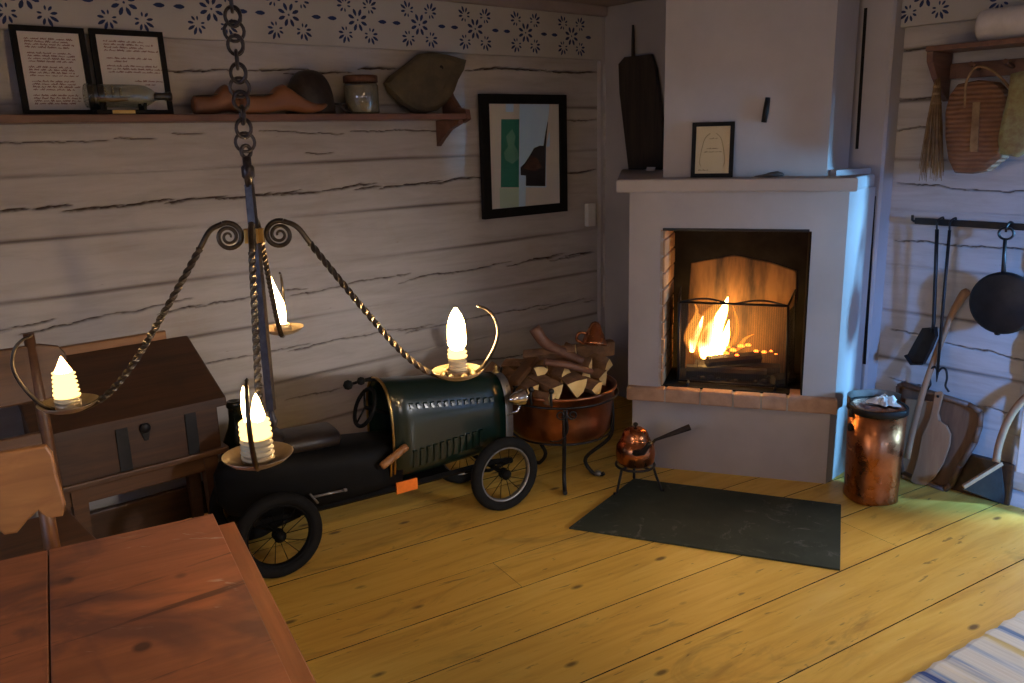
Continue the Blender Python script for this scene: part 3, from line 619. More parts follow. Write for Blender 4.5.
# slate plate on the floor before the hearth
mb = MB(); mb.slab([on_z(x, y, 0) for x, y in ((569, 529), (840, 571), (841, 506))]+[V((2.79, 2.50, 0))], (0, 0, .008), bev=.3)
def slate_mat():
    m, nt, b, o = _new('hearth_slate'); v = _coord(nt)
    f = _noise(nt, v, 4, 6); col = _ramp(nt, f, [(.3, (.028, .036, .027)), (.7, (.050, .060, .045))])
    f2 = _noise(nt, v, 9, 5, .7, 1.5); f3 = _noise(nt, v, 2.2, 3)
    w = _mix(nt, (0, 0, 0), _ramp(nt, f2, [(.56, 0.), (.72, .45)]), _ramp(nt, f3, [(.44, 0.), (.58, 1.)]))
    col = _mix(nt, col, (.26, .26, .23), w); nt.links.new(col, b.inputs['Base Color']); b.inputs['Roughness'].default_value = .75; b.inputs['Specular IOR Level'].default_value = .2; _bump(nt, b, f, .15, .004); return m
single('floor_plate', mb, slate_mat(), 'dark slate plate lying on the floorboards in front of the hearth', 'hearth plate')
# ================================================================== THE CHANDELIER
HX, HY = .690, 1.660
ch = thing('chandelier', (HX, HY, 1.0), 'wrought iron chandelier with four twisted scroll arms hanging on a ring chain', 'chandelier')
mb = MB(); mb.tube([(HX, HY, 1.52), (HX, HY, 1.30), (HX, HY, 1.04)], [.0105, .0125, .011], 4, square=True); mb.lathe([(.0001, 0), (.008, .008), (.011, .02), (.006, .034), (.006, .05)], (HX, HY, .995), 12)
mb.tube([(HX, HY, 1.515), (HX, HY, 1.575)], .0085, 10); mb.lathe([(.010, 0), (.013, .004), (.013, .022), (.010, .026)], (HX, HY, 1.532), 14)
mb.tube([V((HX, HY, 1.585))+V((math.cos(a)*.010, 0, math.sin(a)*.012)) for a in np.linspace(0, 2*PI, 13)[:-1]], .004, 6, closed=True)
part(ch, 'stem', mb, M['chainiron'])
chain = MB(); chain.lathe([(.001, 0), (.03, .0), (.03, .012), (.012, .02)], (HX, HY, CEIL-.022), 16); chain.tube([(HX, HY, CEIL-.02), (HX, HY, CEIL-.05)], .005, 8)
chp = part(ch, 'chain', chain, M['chainiron'])
view = math.atan2(HY, HX)                                # bearing of the chandelier: face-on rings are turned towards the room
def ring(z, yaw, r=.0165, w=.0034):
    d = V((-math.sin(view+yaw), math.cos(view+yaw), 0)); mb = MB()
    mb.tube([V((HX, HY, z))+d*r*math.cos(a)+V((0, 0, r*math.sin(a))) for a in np.linspace(0, 2*PI, 19)[:-1]], w, 7, closed=True)
    part(chp, 'chain_link', mb, M['chainiron'])
z = 1.603; k = 0
while z < CEIL-.05:
    if k % 4 == 0: ring(z, random.uniform(-.1, .1), .0185)
    elif k % 4 == 2: ring(z, PI/2+random.uniform(-.15, .25), .0175)
    else: ring(z, .62, .0175); ring(z+.002, -.62, .0175)
    z += .0262; k += 1
eR = V((1.039-HX, 1.451-HY, 0)); rR = eR.length; eR.normalize(); nR = V((eR.y, -eR.x, 0))
def prof(x, y): p = on_p(x, y, (HX, HY, 1.), nR); return ((p.x-HX)*eR.x+(p.y-HY)*eR.y, p.z)
pr = [prof(*p) for p in ((283, 221), (297, 227), (310, 243), (330, 268), (362, 307), (395, 345), (420, 367), (440, 376.5), (460, 379), (479, 370), (492, 352), (498, 333), (494, 317), (486, 309), (478, 306))]
sc = prof(279.5, 234.5); so = prof(283, 221)
r0 = math.hypot(so[0]-sc[0], so[1]-sc[1]); a0 = math.atan2(so[1]-sc[1], so[0]-sc[0])
plates = [(V((1.039, 1.451, 1.1)), 'stub', 'right'), (V((.333, 1.820, 1.1)), 'cone', 'left'), (V((.498, 1.272, 1.1)), 'pair', 'front'), (on_z(283, 328, 1.1), 'tall', 'back')]
ARM = []
for P, kind, nm in plates:
    e = V((P.x-HX, P.y-HY, 0)); R_ = e.length; e.normalize(); kx = R_/rR
    def W(r, z, f=1.0):                                   # profile -> world; the scroll keeps its size, the reach is scaled
        base = .045
        rr = r if r < base else base+(r-base)*(R_-base)/(rR-base)
        return V((HX, HY, 0))+e*rr+V((0, 0, z))
    mb = MB()
    spi = [W(sc[0]+r0*(1-.86*t)*math.cos(a0+t*4.7*PI), sc[1]+r0*(1-.86*t)*math.sin(a0+t*4.7*PI)) for t in np.linspace(1, 0, 60)]
    mb.tube(spi, [.0022+.0034*t for t in np.linspace(0, 1, 60)], 8)
    path = smooth_path([W(*p) for p in pr], 8)
    a, b, c = path[:17], path[16:53], path[52:]
    mb.tube(a, [.0056]*len(a), 8); mb.tube(smooth_path(b, 3), .0072, square=True, twist=85.); mb.tube(c, [.0056-.0028*t for t in np.linspace(0, 1, len(c))], 8)
    tip = c[-1]; mb.lathe([(.0001, -.004), (.004, 0), (.0001, .004)], tip, 8)
    ap = part(ch, 'arm', mb, M['wrought'])
    d = V((HX, HY, 0))+e*.0+V((0, 0, sc[1])); mb2 = MB(); mb2.box(V((HX, HY, sc[1]))+e*.014, (.012, .016, .03), frame3(e, V((0, 0, 1)).cross(e), V((0, 0, 1))), bev=.002); part(ap, 'collar', mb2, M['brass'])
    top = W(pr[8][0], pr[8][1]).z+.006
    c = V((P.x, P.y, top)); mb = MB()
    mb.lathe([(.0001, 0), (.018, 0), (.034, .002), (.048, .008), (.056, .015), (.0575, .0155), (.056, .0135), (.047, .0055), (.033, -.001), (.0001, -.003)], c, 32)
    mb.lathe([(.0001, .002), (.0235, .002), (.0245, .004), (.0245, .016), (.0235, .016), (.0235, .006), (.0001, .004)], c, 24)
    part(ap, 'drip_pan', mb, M['pan'])
    ARM.append((c+V((0, 0, .0045)), kind, nm))
FL = {}
for k_, f_ in (('right', 3.0), ('left', .36), ('front', .42), ('back', .5)): FL[k_] = EMIT('candle_flame_'+k_, (1., .72, .36), LE['candle']*f_, (1., .48, .12))
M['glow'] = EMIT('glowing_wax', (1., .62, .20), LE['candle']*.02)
LAB = {'right': 'short ribbed candle with a round bright flame on the arm over the dark green car',
       'left': 'ribbed glowing candle with a pointed tip on the arm over the wooden desk',
       'front': 'wide ribbed candle with two thin flames on the arm nearest the table',
       'back': 'low candle with one tall thin flame behind the chandelier stem'}
for c, kind, nm in ARM:
    t = thing('candle', c, LAB[nm], 'candle', 'candles on the chandelier')
    def ribbed(r0, r1, h, pitch, z0=0., amp=.0022):
        mb = MB(); n = 20; rs = []; K = int(h/pitch*8)
        for i in range(K+1):
            z = h*i/K; r = r0+(r1-r0)*i/K
            rs.append([c+V(((r+amp*math.sin(2*PI*(z/pitch)+2*PI*j/n))*math.cos(2*PI*j/n), (r+amp*math.sin(2*PI*(z/pitch)+2*PI*j/n))*math.sin(2*PI*j/n), z0+z)) for j in range(n)])
        mb.rings(rs); return mb
    if kind == 'stub':
        part(t, 'wax', ribbed(.0195, .0185, .040, .009), M['wax']); part(t, 'glowing_wax', ribbed(.0205, .019, .018, .009, .040), M['glow'], 'glowing upper end of the wax')
        fl = MB(); flame_shape(fl, [c+V((0, 0, z)) for z in (.056, .070, .090, .115, .134, .150)], (.012, .020, .0205, .019, .013, .003)); part(t, 'flame', fl, FL[nm])
        mb = MB()
        for k in range(7):
            a = k*.9; mb.lathe([(.0001, 0), (.009, .002), (.007, .009), (.0001, .014)], c+V((.034*math.cos(a), .034*math.sin(a), -.003)), 7)
        part(t, 'wax_drip', mb, M['wax'])
    elif kind == 'cone':
        part(t, 'wax', ribbed(.0225, .0235, .022, .009), M['wax']); part(t, 'glowing_wax', ribbed(.0235, .0190, .052, .009, .022, .0026), M['glow'], 'glowing ribbed wax')
        fl = MB(); flame_shape(fl, [c+V((0, 0, z)) for z in (.066, .076, .086, .098, .106)], (.016, .0165, .011, .005, .0008)); part(t, 'flame', fl, FL[nm])
    elif kind == 'pair':
        part(t, 'wax', ribbed(.0255, .0245, .040, .009), M['wax']); part(t, 'glowing_wax', ribbed(.0245, .0235, .028, .009, .040), M['glow'], 'glowing ribbed wax')
        q = V((-math.sin(math.atan2(c.y, c.x)), math.cos(math.atan2(c.y, c.x)), 0))
        fl = MB(); flame_shape(fl, [c+q*.012+V((0, 0, z)) for z in (.064, .080, .098, .118, .128)], (.003, .0055, .0065, .004, .0006)); part(t, 'flame', fl, FL[nm])
        fl = MB(); flame_shape(fl, [c-q*.006+V((0, 0, z)) for z in (.066, .076, .090, .105, .114)], (.009, .0125, .009, .005, .0006)); part(t, 'flame', fl, FL[nm])
    else:
        part(t, 'wax', ribbed(.0185, .0175, .022, .008), M['wax'])
        q = V((math.sin(math.atan2(c.y, c.x)), -math.cos(math.atan2(c.y, c.x)), 0))
        fl = MB(); flame_shape(fl, [c+q*(.0-d)+V((0, 0, z)) for z, d in ((.022, 0.), (.045, .002), (.075, .006), (.105, .013), (.140, .020), (.170, .024))], (.009, .014, .016, .012, .006, .0008)); part(t, 'flame', fl, FL[nm])
# ================================================================== THE PEDAL CAR
W2 = V((1.128, 2.762, 0)); CU = (V((2.109, 2.638, 0))-W2).normalized(); CN = V((CU.y, -CU.x, 0))   # CN points to the near side
CN = CN if CN.y < 0 else -CN
def C(s, o, z): return W2+CU*s-CN*o+V((0, 0, z))
def on_c(x, y, o): return on_p(x, y, W2-CN*o, CN)
OM = .215
car = thing('pedal_car', C(.5, OM, 0), 'dark green vintage pedal car with spoked wheels parked by the white log wall', 'pedal car')
def horseshoe(s, w, zb, zt, n=32, p=2.5, o=OM):
    zc = (zb+zt)/2; h = (zt-zb)/2; out = []
    for j in range(n):
        a = 2*PI*j/n; ca, sa = math.cos(a), math.sin(a); pp = p if sa > 0 else 4.5
        out.append(C(s, o+w*.86*math.copysign(abs(ca)**(2/pp), ca), zc+h*math.copysign(abs(sa)**(2/pp), sa)))
    return out
mb = MB()
secs = [(1.075, .118, .235, .572), (1.0, .124, .232, .585), (.9, .131, .23, .60), (.75, .140, .225, .618), (.62, .147, .222, .634), (.525, .150, .22, .645)]
mb.rings([horseshoe(*q) for q in secs], False); mb.rings([horseshoe(.525, .150, .22, .645), horseshoe(.523, .142, .228, .637), horseshoe(.56, .138, .232, .63), horseshoe(.62, .134, .236, .622)], False)
mb.add(horseshoe(.62, .134, .236, .622), [list(range(32))]); mb.add(horseshoe(1.075, .118, .235, .572), [list(range(32))])
def wz(s):
    for (a, wa, ba, ta), (b, wb, bb, tb) in zip(secs[:-1], secs[1:]):
        if b <= s <= a:
            t = (s-b)/(a-b); return (wb+(wa-wb)*t, bb+(ba-bb)*t, tb+(ta-tb)*t)
def side(s, z):                                            # near-side skin of the bonnet
    w, zb, zt = wz(s); zc = (zb+zt)/2; h = (zt-zb)/2; v = (z-zc)/h; pp = 2.5 if v > 0 else 4.5
    return OM-w*.86*max(0., 1-abs(v)**pp)**(1/pp)
hood = part(car, 'bonnet', mb, M['green'])
for k in range(13):
    s = .612+k*.0325
    for z, hh in ((.552-(s-.61)*.13, .022), (.352+(s-.61)*.052, .075)):
        if hh > .05 and k > 10: continue
        o, oo = side(s, z), side(s, z-hh); mb = MB()
        mb.rings([[C(s-.008, o, z), C(s+.010, o, z), C(s+.010, o, z-.006), C(s-.008, o, z-.006)],
                  [C(s-.004, o-.008, z-.002), C(s+.012, o-.010, z-.002), C(s+.012, o-.010, z-.01), C(s-.004, o-.008, z-.01)],
                  [C(s-.004, oo-.006, z-hh+.004), C(s+.012, oo-.007, z-hh+.004), C(s+.012, oo-.007, z-hh), C(s-.004, oo-.006, z-hh)],
                  [C(s-.008, oo, z-hh), C(s+.010, oo, z-hh), C(s+.010, oo, z-hh-.003), C(s-.008, oo, z-hh-.003)]], True, smooth=False)
        part(hood, 'louvre', mb, M['green'])
mb = MB(); mb.tube(horseshoe(.522, .150, .222, .646), .0065, 8, closed=True); part(car, 'cowl_hoop', mb, M['brass'], 'brass hoop round the cockpit opening')
# radiator shell, grille and cap
mb = MB(); a = horseshoe(1.075, .123, .23, .578); b = horseshoe(1.115, .120, .235, .572); c = horseshoe(1.115, .102, .25, .548); d = horseshoe(1.088, .100, .252, .545)
mb.rings([a, b, c, d], False); rad = part(car, 'radiator_shell', mb, M['steel'], 'grey metal radiator shell')
mb = MB(); mb.add(horseshoe(1.094, .101, .251, .546), [list(range(32))])
for k in range(-4, 5): mb.tube([C(1.10, OM+k*.02, .27), C(1.10, OM+k*.02, .53)], .003, 5)
part(rad, 'grille', mb, M['blackpaint'])
mb = MB(); mb.lathe([(.016, 0), (.018, .006), (.012, .012), (.007, .02), (.010, .028), (.006, .036), (.0001, .042)], C(1.095, OM, .572), 12); part(rad, 'radiator_cap', mb, M['brass'])
# headlamps
for o, lb in ((.085, None), (2*OM-.085, None)):
    c = C(1.135, o, .480); mb = MB(); R = axis_frame(CU)
    mb.lathe([(.0001, -.062), (.012, -.056), (.024, -.038), (.032, -.012), (.035, .010), (.037, .014), (.036, .020), (.028, .026), (.0001, .030)], c, 24, R)
    h = part(car, 'headlamp', mb, M['chrome'])
    mb = MB(); mb.tube([c-V((0, 0, .033)), c-V((0, 0, .06))-CU*.012, C(1.085, o+(.03 if o < OM else -.03), .40)], [.007, .006, .006], 8); part(h, 'headlamp_bracket', mb, M['chrome'])
# body tub and tail
mb = MB(); tub = [(.56, .140, .20, .40), (.42, .150, .19, .415), (.25, .155, .19, .435), (.08, .150, .19, .455), (-.05, .12, .20, .455), (-.13, .07, .23, .43), (-.16, .02, .28, .39)]
mb.rings([horseshoe(s, w, a, b, p=3.2) for s, w, a, b in tub]); part(car, 'body', mb, M['blackpaint'])
mb = MB(); mb.rings([ell(C(s, OM, z), CN*w*.82, V((0, 0, h)), 18, 2.6) for s, w, z, h in ((.33, .06, .45, .02), (.31, .11, .455, .038), (.2, .118, .458, .04), (.08, .115, .462, .04), (.03, .10, .468, .03))])
mb.rings([ell(C(s, OM, z), CN*w*.82, V((0, 0, h)), 18, 2.6) for s, w, z, h in ((.10, .08, .50, .02), (.07, .115, .49, .04), (.01, .112, .48, .04), (-.03, .08, .47, .02))])
part(car, 'seat', mb, M['leather'])
mb = MB(); sc_ = C(.46, OM, .535); ax = axis_frame(CU*-.9+V((0, 0, .45)))
mb.tube([sc_+ax @ V((math.cos(a)*.080, math.sin(a)*.080, 0)) for a in np.linspace(0, 2*PI, 25)[:-1]], .0085, 8, closed=True)
for a in (.3, .3+2*PI/3, .3+4*PI/3): mb.tube([sc_, sc_+ax @ V((math.cos(a)*.078, math.sin(a)*.078, 0))], .0045, 6)
mb.tube([sc_, sc_+CU*.2-V((0, 0, .09))], .008, 8); part(car, 'steering_wheel', mb, M['blackpaint'])
mb = MB()
for px, py, r in ((348, 385, .021), (361, 381, .018)):
    c = on_c(px, py, .24 if px < 355 else .21); mb.lathe([(.0001, -r), (r*.7, -r*.7), (r, 0), (r*.7, r*.7), (.0001, r)], c, 16); mb.tube([c, C(.525, .27 if px < 355 else .23, .638)], .006, 6)
part(car, 'horn', mb, M['blackpaint'])
# chassis rails, axles, pedals rod
mb = MB()
for o in (.11, 2*OM-.11): mb.tube([C(-.06, o, .20), C(.5, o, .195), C(1.0, o, .20), C(1.10, o, .185)], .014, square=True)
mb.tube([C(.01, .03, .1685), C(.01, 2*OM-.03, .1685)], .011, 10); mb.tube([C(1.012, .03, .1685), C(1.012, 2*OM-.03, .1685)], .011, 10)
for o in (.11, 2*OM-.11):
    mb.tube([C(1.10, o, .185), C(.985, o, .165), C(.86, o, .19)], .009, square=True); mb.tube([C(.12, o, .19), C(0, o, .165), C(-.06, o, .2)], .009, square=True)
mb.box(C(.55, OM, .185), (.5, .16, .03), frame3(CU, -CN, V((0, 0, 1))), bev=.005); part(car, 'chassis', mb, M['blackpaint'])
mb = MB(); mb.tube([on_c(313, 497, .06), on_c(345, 490, .06)], .0055, 8); mb.lathe([(.0001, -.008), (.009, -.004), (.009, .004), (.0001, .008)], on_c(345, 490, .06), 10); mb.tube([on_c(310, 494, .06), on_c(318, 503, .06)], .005, 6); mb.tube([on_c(329, 493, .06), on_c(329, 493, .125)], .005, 6)
part(car, 'brake_rod', mb, M['steel'], 'pale metal rod')
# outside hand lever with a wooden grip on a brass bracket
a, b = on_c(381, 467, .06), on_c(407, 446, .06); mb = MB(); R = axis_frame(b-a); L = (b-a).length
mb.lathe([(.0001, 0), (.014, .002), (.0165, .012), (.0165, L*.40), (.0135, L*.43), (.0165, L*.46), (.0165, L*.74), (.0135, L*.77), (.0165, L*.80), (.016, L-.008), (.012, L), (.0001, L)], a, 16, R)
lv = part(car, 'hand_lever', mb, M['wood_orange'], 'turned wooden grip')
mb = MB(); mb.tube([a.lerp(b, .3), on_c(391, 462, .075), on_c(391, 476, .09), on_c(386, 479, .13)], .006, square=True); part(lv, 'lever_bracket', mb, M['brass'])
mb = MB(); P = [on_c(x, y, .105) for x, y in ((395.5, 482.5), (416.5, 477), (417, 488), (396, 494))]; mb.slab(P, CN*.01, bev=.2); part(car, 'side_reflector', mb, M['reflector'], 'rectangular orange reflector')
mb = MB(); mb.box(on_c(406, 486, .12), (.10, .02, .03), frame3(CU, -CN, V((0, 0, 1)))); part(car, 'reflector_plate', mb, M['blackpaint'])
# wheels
for s, o in ((.01, .03), (1.012, .03), (.01, 2*OM-.03), (1.012, 2*OM-.03)):
    c = C(s, o, .1685); R = axis_frame(-CN); mb = MB()
    prt = [(.1445+.0240*math.cos(a), .0240*math.sin(a)) for a in np.linspace(0, 2*PI, 15)]
    mb.lathe(prt, c, 44, R); w = part(car, 'wheel', mb, M['tyre'])
    mb = MB(); mb.lathe([(.124, -.013), (.119, -.014), (.115, -.006), (.115, .006), (.119, .014), (.124, .013)], c, 40, R); part(w, 'rim', mb, M['steel'] if s > .5 else M['blackpaint'])
    mb = MB()
    for k in range(14):
        a = 2*PI*k/14; q = R @ V((math.cos(a), math.sin(a), 0)); q2 = R @ V((math.cos(a+.35), math.sin(a+.35), 0))
        mb.tube([c+q2*.016+R.col[2]*(.014 if k % 2 else -.014), c+q*.117], .0016, 5)
    part(w, 'spokes', mb, M['blackpaint'])
    mb = MB(); sg = -1 if o < OM else 1
    mb.lathe([(.0001, -.03), (.012, -.03), (.014, -.02), (.024, -.016), (.02, -.01), (.018, 0), (.02, .01), (.024, .016), (.014, .02), (.012, .03), (.0001, .03)], c, 16, R); part(w, 'hub', mb, M['blackpaint'])
# ================================================================== TABLE
T0 = V((.611, 1.875, 0)); e1 = V((-.981, .193, 0)).normalized(); e2 = V((-e1.y, e1.x, 0)); e2 = e2 if e2.y < 0 else -e2
def T(a, b, z): return T0+e1*a+e2*b+V((0, 0, z))
TA = math.atan2(e1.y, e1.x)
M['wood_red'] = WOOD('tabletop_pine', (.42, .155, .068), (.23, .08, .036), 'x', .40, 1.8, rot=-TA, dirt=((.10, .045, .040), 3.0, .53, .75), coat=.2, ratio=9, scratch=True)
tb = thing('table', T(.8, .75, 0), 'large worn reddish pine table with scratches and dark stains in the corner of the room', 'table')
mb = MB()
for b0, b1 in ((0, .85), (.853, 1.5)):
    mb.slab([T(.0, b0, .718), T(.345, b0, .718), T(.345, b1, .718), T(.0, b1, .718)], (0, 0, .032), bev=.12)
    mb.slab([T(.3472, b0, .718), T(1.6, b0, .718), T(1.6, b1, .718), T(.3472, b1, .718)], (0, 0, .0315), bev=.12)
mb.box(T(.346, .75, .730), (.02, 1.48, .022), frame3(e1, e2, V((0, 0, 1))), m=1)
part(tb, 'tabletop', mb, [M['wood_red'], M['soot']])
CP = WOOD('cleat_pine', (.36, .14, .06), (.2, .08, .034), 'y', .45, 1.8, rot=-TA)
for a, b in ((-.045, -.002), (1.602, 1.64)):
    mb = MB(); mb.slab([T(a, .01, .672), T(b, .01, .672), T(b, 1.47, .672), T(a, 1.47, .672)], (0, 0, .05), bev=.12); part(tb, 'end_cleat', mb, CP)
mb = MB()
for q in ((T(.08, .10, .62), T(1.52, .10, .62), .10), (T(.08, 1.4, .62), T(1.52, 1.4, .62), .1), (T(.08, .10, .62), T(.08, 1.4, .62), .1), (T(1.52, .1, .62), T(1.52, 1.4, .62), .1)):
    d = (q[1]-q[0]); mb.box((q[0]+q[1])/2+V((0, 0, .05)), (d.length, .025, .09), frame3(d.normalized(), V((0, 0, 1)).cross(d.normalized()), V((0, 0, 1))))
part(tb, 'apron', mb, M['wood_mid'])
for a, b in ((.08, .10), (1.52, .10), (.08, 1.4), (1.52, 1.4)):
    mb = MB(); c = T(a, b, 0); mb.lathe([(.022, 0), (.028, .02), (.022, .06), (.034, .2), (.026, .32), (.038, .46), (.03, .5)], c, 16); mb.box(c+V((0, 0, .6)), (.075, .075, .22), frame3(e1, e2, V((0, 0, 1))), bev=.004); part(tb, 'leg', mb, M['wood_mid'])
# ================================================================== CHAIRS
def chair(name, label, org, ex, ey, W, seat_h, boards, posts, mt, mt2):
    """org on the floor under the middle of the back, ex along the back, ey towards the front of the seat"""
    Z = V((0, 0, 1)); fr = frame3(ex, ey, Z)
    t = thing(name, org, label, 'chair'); mb = MB()
    mb.slab([org+ex*x+ey*y+Z*(seat_h-.035) for x, y in ((-W/2, .0), (W/2, .0), (W/2+.02, .40), (-W/2-.02, .40))], Z*.035, bev=.3); part(t, 'seat', mb, mt)
    for x, y in ((-W/2+.03, .37), (W/2-.03, .37)):
        mb = MB(); b = org+ex*x+ey*y; mb.lathe([(.014, 0), (.017, .05), (.020, .2), (.024, .36), (.018, seat_h-.03)], b, 12); part(t, 'leg', mb, mt2)
    for x in (-W/2+.025, W/2-.025):
        mb = MB(); b = org+ex*x; mb.tube([b, b+Z*.2, b+Z*seat_h, b+Z*(posts*.7)-ey*.01, b+Z*posts-ey*.03], [.015, .018, .021, .019, .016], 12); part(t, 'back_post', mb, mt2)
    for poly in boards: mb = MB(); mb.slab([org+ex*x+Z*z-ey*(.012+(z-seat_h)*.05) for x, z in poly], ey*.024, bev=.3); part(t, 'back_board', mb, mt)
    mb = MB()
    for x in (-W/2+.03, W/2-.03): mb.tube([org+ex*x+Z*.16, org+ex*x+ey*.37+Z*.16], .010, 8)
    mb.tube([org+ex*(-W/2+.03)+ey*.2+Z*.16, org+ex*(W/2-.03)+ey*.2+Z*.16], .010, 8); part(t, 'stretcher', mb, mt2)
    return t
pl = T0-e2*.26
q = [on_p(x, y, pl, e2) for x, y in ((46, 447), (53, 455), (58, 478), (66, 505), (63, 517), (46, 520), (38, 512), (28, 521), (17, 534), (4, 536), (-6, 527), (-14, 528))]
ux = [((p-T0).dot(e1), p.z) for p in q]; uR = min(u for u, z in ux); uC = uR+.205
half = [(u-uC, z) for u, z in ux]; poly = half+[(-u, z) for u, z in half[::-1]]
zt = max(z for u, z in ux); poly = half+[(-u, z) for u, z in half[::-1]]
chair('dining_chair', 'golden pine chair with a scalloped back board at the far side of the table', T0+e1*uC-e2*.26, -e1 if False else e1, e2, .37, .45, [poly], zt-.03, M['wood_orange'], M['wood_orange_v'])
Yc = 2.93; rgt = on_y(66, 345, Yc); top = rgt.z; low = on_y(66, 397, Yc).z
cx_ = rgt.x-.24
chair('ladder_chair', 'dark brown chair with a broad crest board beside the dark desk', V((cx_, Yc, 0)), V((1, 0, 0)), V((0, -1, 0)), .34, .44,
      [[(-.22, top-.01), (-.17, top+.012), (.17, top+.012), (.222, top-.004), (.24, top-.03), (.235, low+.02), (.2, low), (-.2, low), (-.235, low+.02), (-.24, top-.03)],
       [(-.14, low-.10), (.14, low-.10), (.14, low-.16), (-.14, low-.16)]], top+.05, M['wood_mid'], M['wood_mid'])
# ================================================================== SLANT-TOP DESK
dk = thing('writing_desk', (.78, 3.3, 0), 'dark slant-top wooden desk box with black iron straps on an open stand', 'desk')
dx0, dx1, dy0, dy1 = .48, 1.115, 3.22, 3.52; zb, zf, zr = .41, .615, .785
mb = MB(); mb.slab([V((dx0, dy0, zb)), V((dx0, dy1, zb)), V((dx0, dy1, zr-.012)), V((dx0, dy0, zf-.012))], (dx1-dx0, 0, 0), bev=.01); part(dk, 'box', mb, M['wood_dark'])
mb = MB(); mb.slab([V((dx0-.025, dy0-.045, zf-.022)), V((dx0-.025, dy1+.03, zr+.002)), V((dx0-.025, dy1+.03, zr+.03)), V((dx0-.025, dy0-.045, zf+.012))], (dx1-dx0+.05, 0, 0), bev=.012); part(dk, 'lid', mb, M['wood_dark'])
mb = MB(); mb.slab([V((dx0+.02, dy1+.035, zr-.02)), V((dx1-.06, dy1+.035, zr-.02)), V((dx1-.06, dy1+.035, zr+.062)), V((dx0+.02, dy1+.035, zr+.062))], (0, .03, 0), bev=.2); part(dk, 'back_rail', mb, M['wood_orange'], 'lighter orange board behind the lid')
for x in (.75, 1.005):
    mb = MB(); mb.slab([V((x-.022, dy0-.006, zb)), V((x+.022, dy0-.006, zb)), V((x+.022, dy0-.006, zf-.03)), V((x-.022, dy0-.006, zf-.03))], (0, .008, 0), bev=.2); part(dk, 'iron_strap', mb, M['iron'])
mb = MB(); c = on_y(145, 428, dy0-.004); mb.lathe([(.0001, 0), (.022, 0), (.018, .006), (.0001, .008)], c, 12, axis_frame((0, -1, 0))); mb.slab([c+V((x, -.002, z)) for x, z in ((-.02, .0), (0, .035), (.02, 0), (.008, -.05), (-.008, -.05))], (0, .004, 0), bev=.2); part(dk, 'keyhole_plate', mb, M['iron'])
mb = MB(); mb.box(((dx0+dx1)/2, (dy0+dy1)/2, zb-.012), (dx1-dx0+.05, dy1-dy0+.03, .026), bev=.006); part(dk, 'plinth_moulding', mb, M['wood_mid'])
mb = MB()
for x0, x1, y in ((dx0+.04, dx1-.02, dy0+.03), (dx0+.04, dx1-.02, dy1-.03)): mb.box(((x0+x1)/2, y, .355), (x1-x0, .025, .075), bev=.004)
for x in (dx0+.06, dx1-.04): mb.box((x, (dy0+dy1)/2, .355), (.025, dy1-dy0-.08, .075), bev=.004)
part(dk, 'stand_rail', mb, M['wood_mid'])
for x in (dx0+.10, dx1-.045):
    for y in (dy0+.035, dy1-.035):
        mb = MB(); mb.rings([[V((x+sx*w, y+sy*w, z)) for sx, sy in ((-1, -1), (1, -1), (1, 1), (-1, 1))] for w, z in ((.02, 0), (.024, .2), (.028, .39))], smooth=False); part(dk, 'leg', mb, M['wood_mid'])
# dark bottle on the floor between desk and car
B0 = V((1.235, 3.36, 0)); zt = on_y(228, 402, 3.36).z; k = zt/.56
mb = MB(); mb.lathe([(.0001, .004), (.075, 0), (.088, .012), (.090, .10), (.088, .22), (.080, .30), (.060, .38), (.036, .44), (.028, .48), (.028, .53), (.034, .535), (.034, .552), (.028, .56), (.022, .56), (.0001, .54)], B0, 28)
for v in range(len(mb.v)): mb.v[v] = (mb.v[v][0], mb.v[v][1], mb.v[v][2]*k)
single('tall_bottle', mb, M['bottle'], 'tall dark glass bottle standing on the floor between desk and car', 'bottle')
# ================================================================== COPPER CAULDRON OF FIREWOOD
KC = V((2.60, 2.80, 0)); KZ0, KZ1, KR = .205, .448, .262
kd = thing('firewood_cauldron', KC, 'large copper cauldron on a black iron stand, heaped with firewood', 'cauldron')
mb = MB(); mb.lathe([(.0001, KZ0), (.16, KZ0+.003), (.215, KZ0+.018), (.24, KZ0+.05), (.25, KZ0+.12), (KR-.006, KZ1-.01), (KR+.006, KZ1), (KR+.006, KZ1+.010), (KR-.004, KZ1+.010), (KR-.012, KZ1-.01), (.24, KZ0+.10), (.20, KZ0+.03), (.0001, KZ0+.02)], KC, 48); part(kd, 'copper_pot', mb, M['copper_old'])
mb = MB()
for h, r in ((KZ0+.03, .243), (KZ1-.03, KR+.010)): mb.tube([KC+V((math.cos(a)*r, math.sin(a)*r, h)) for a in np.linspace(0, 2*PI, 41)[:-1]], .0055, 6, closed=True)
st = part(kd, 'stand_ring', mb, M['iron'])
for px in ((598, 474), (565, 492), (536, 462)):
    f = on_z(*px, .012); d = (f-KC); d.z = 0; L = d.length; d.normalize(); mb = MB()
    mb.tube(smooth_path([KC+d*.245+V((0, 0, KZ1-.03)), KC+d*.252+V((0, 0, .30)), KC+d*.235+V((0, 0, .20)), KC+d*(L-.06)+V((0, 0, .09)), KC+d*(L-.03)+V((0, 0, .02)), KC+d*(L+.01)+V((0, 0, .011)), KC+d*(L+.03)+V((0, 0, .02))], 5), .0095, 8); part(kd, 'leg', mb, M['iron'])
mb = MB(); f = on_z(598, 474, .012); mb.lathe([(.0001, -.011), (.014, -.006), (.018, .004), (.013, .014), (.0001, .018)], f+V((0, 0, 0)), 14); part(kd, 'foot_ball', mb, M['steel'])
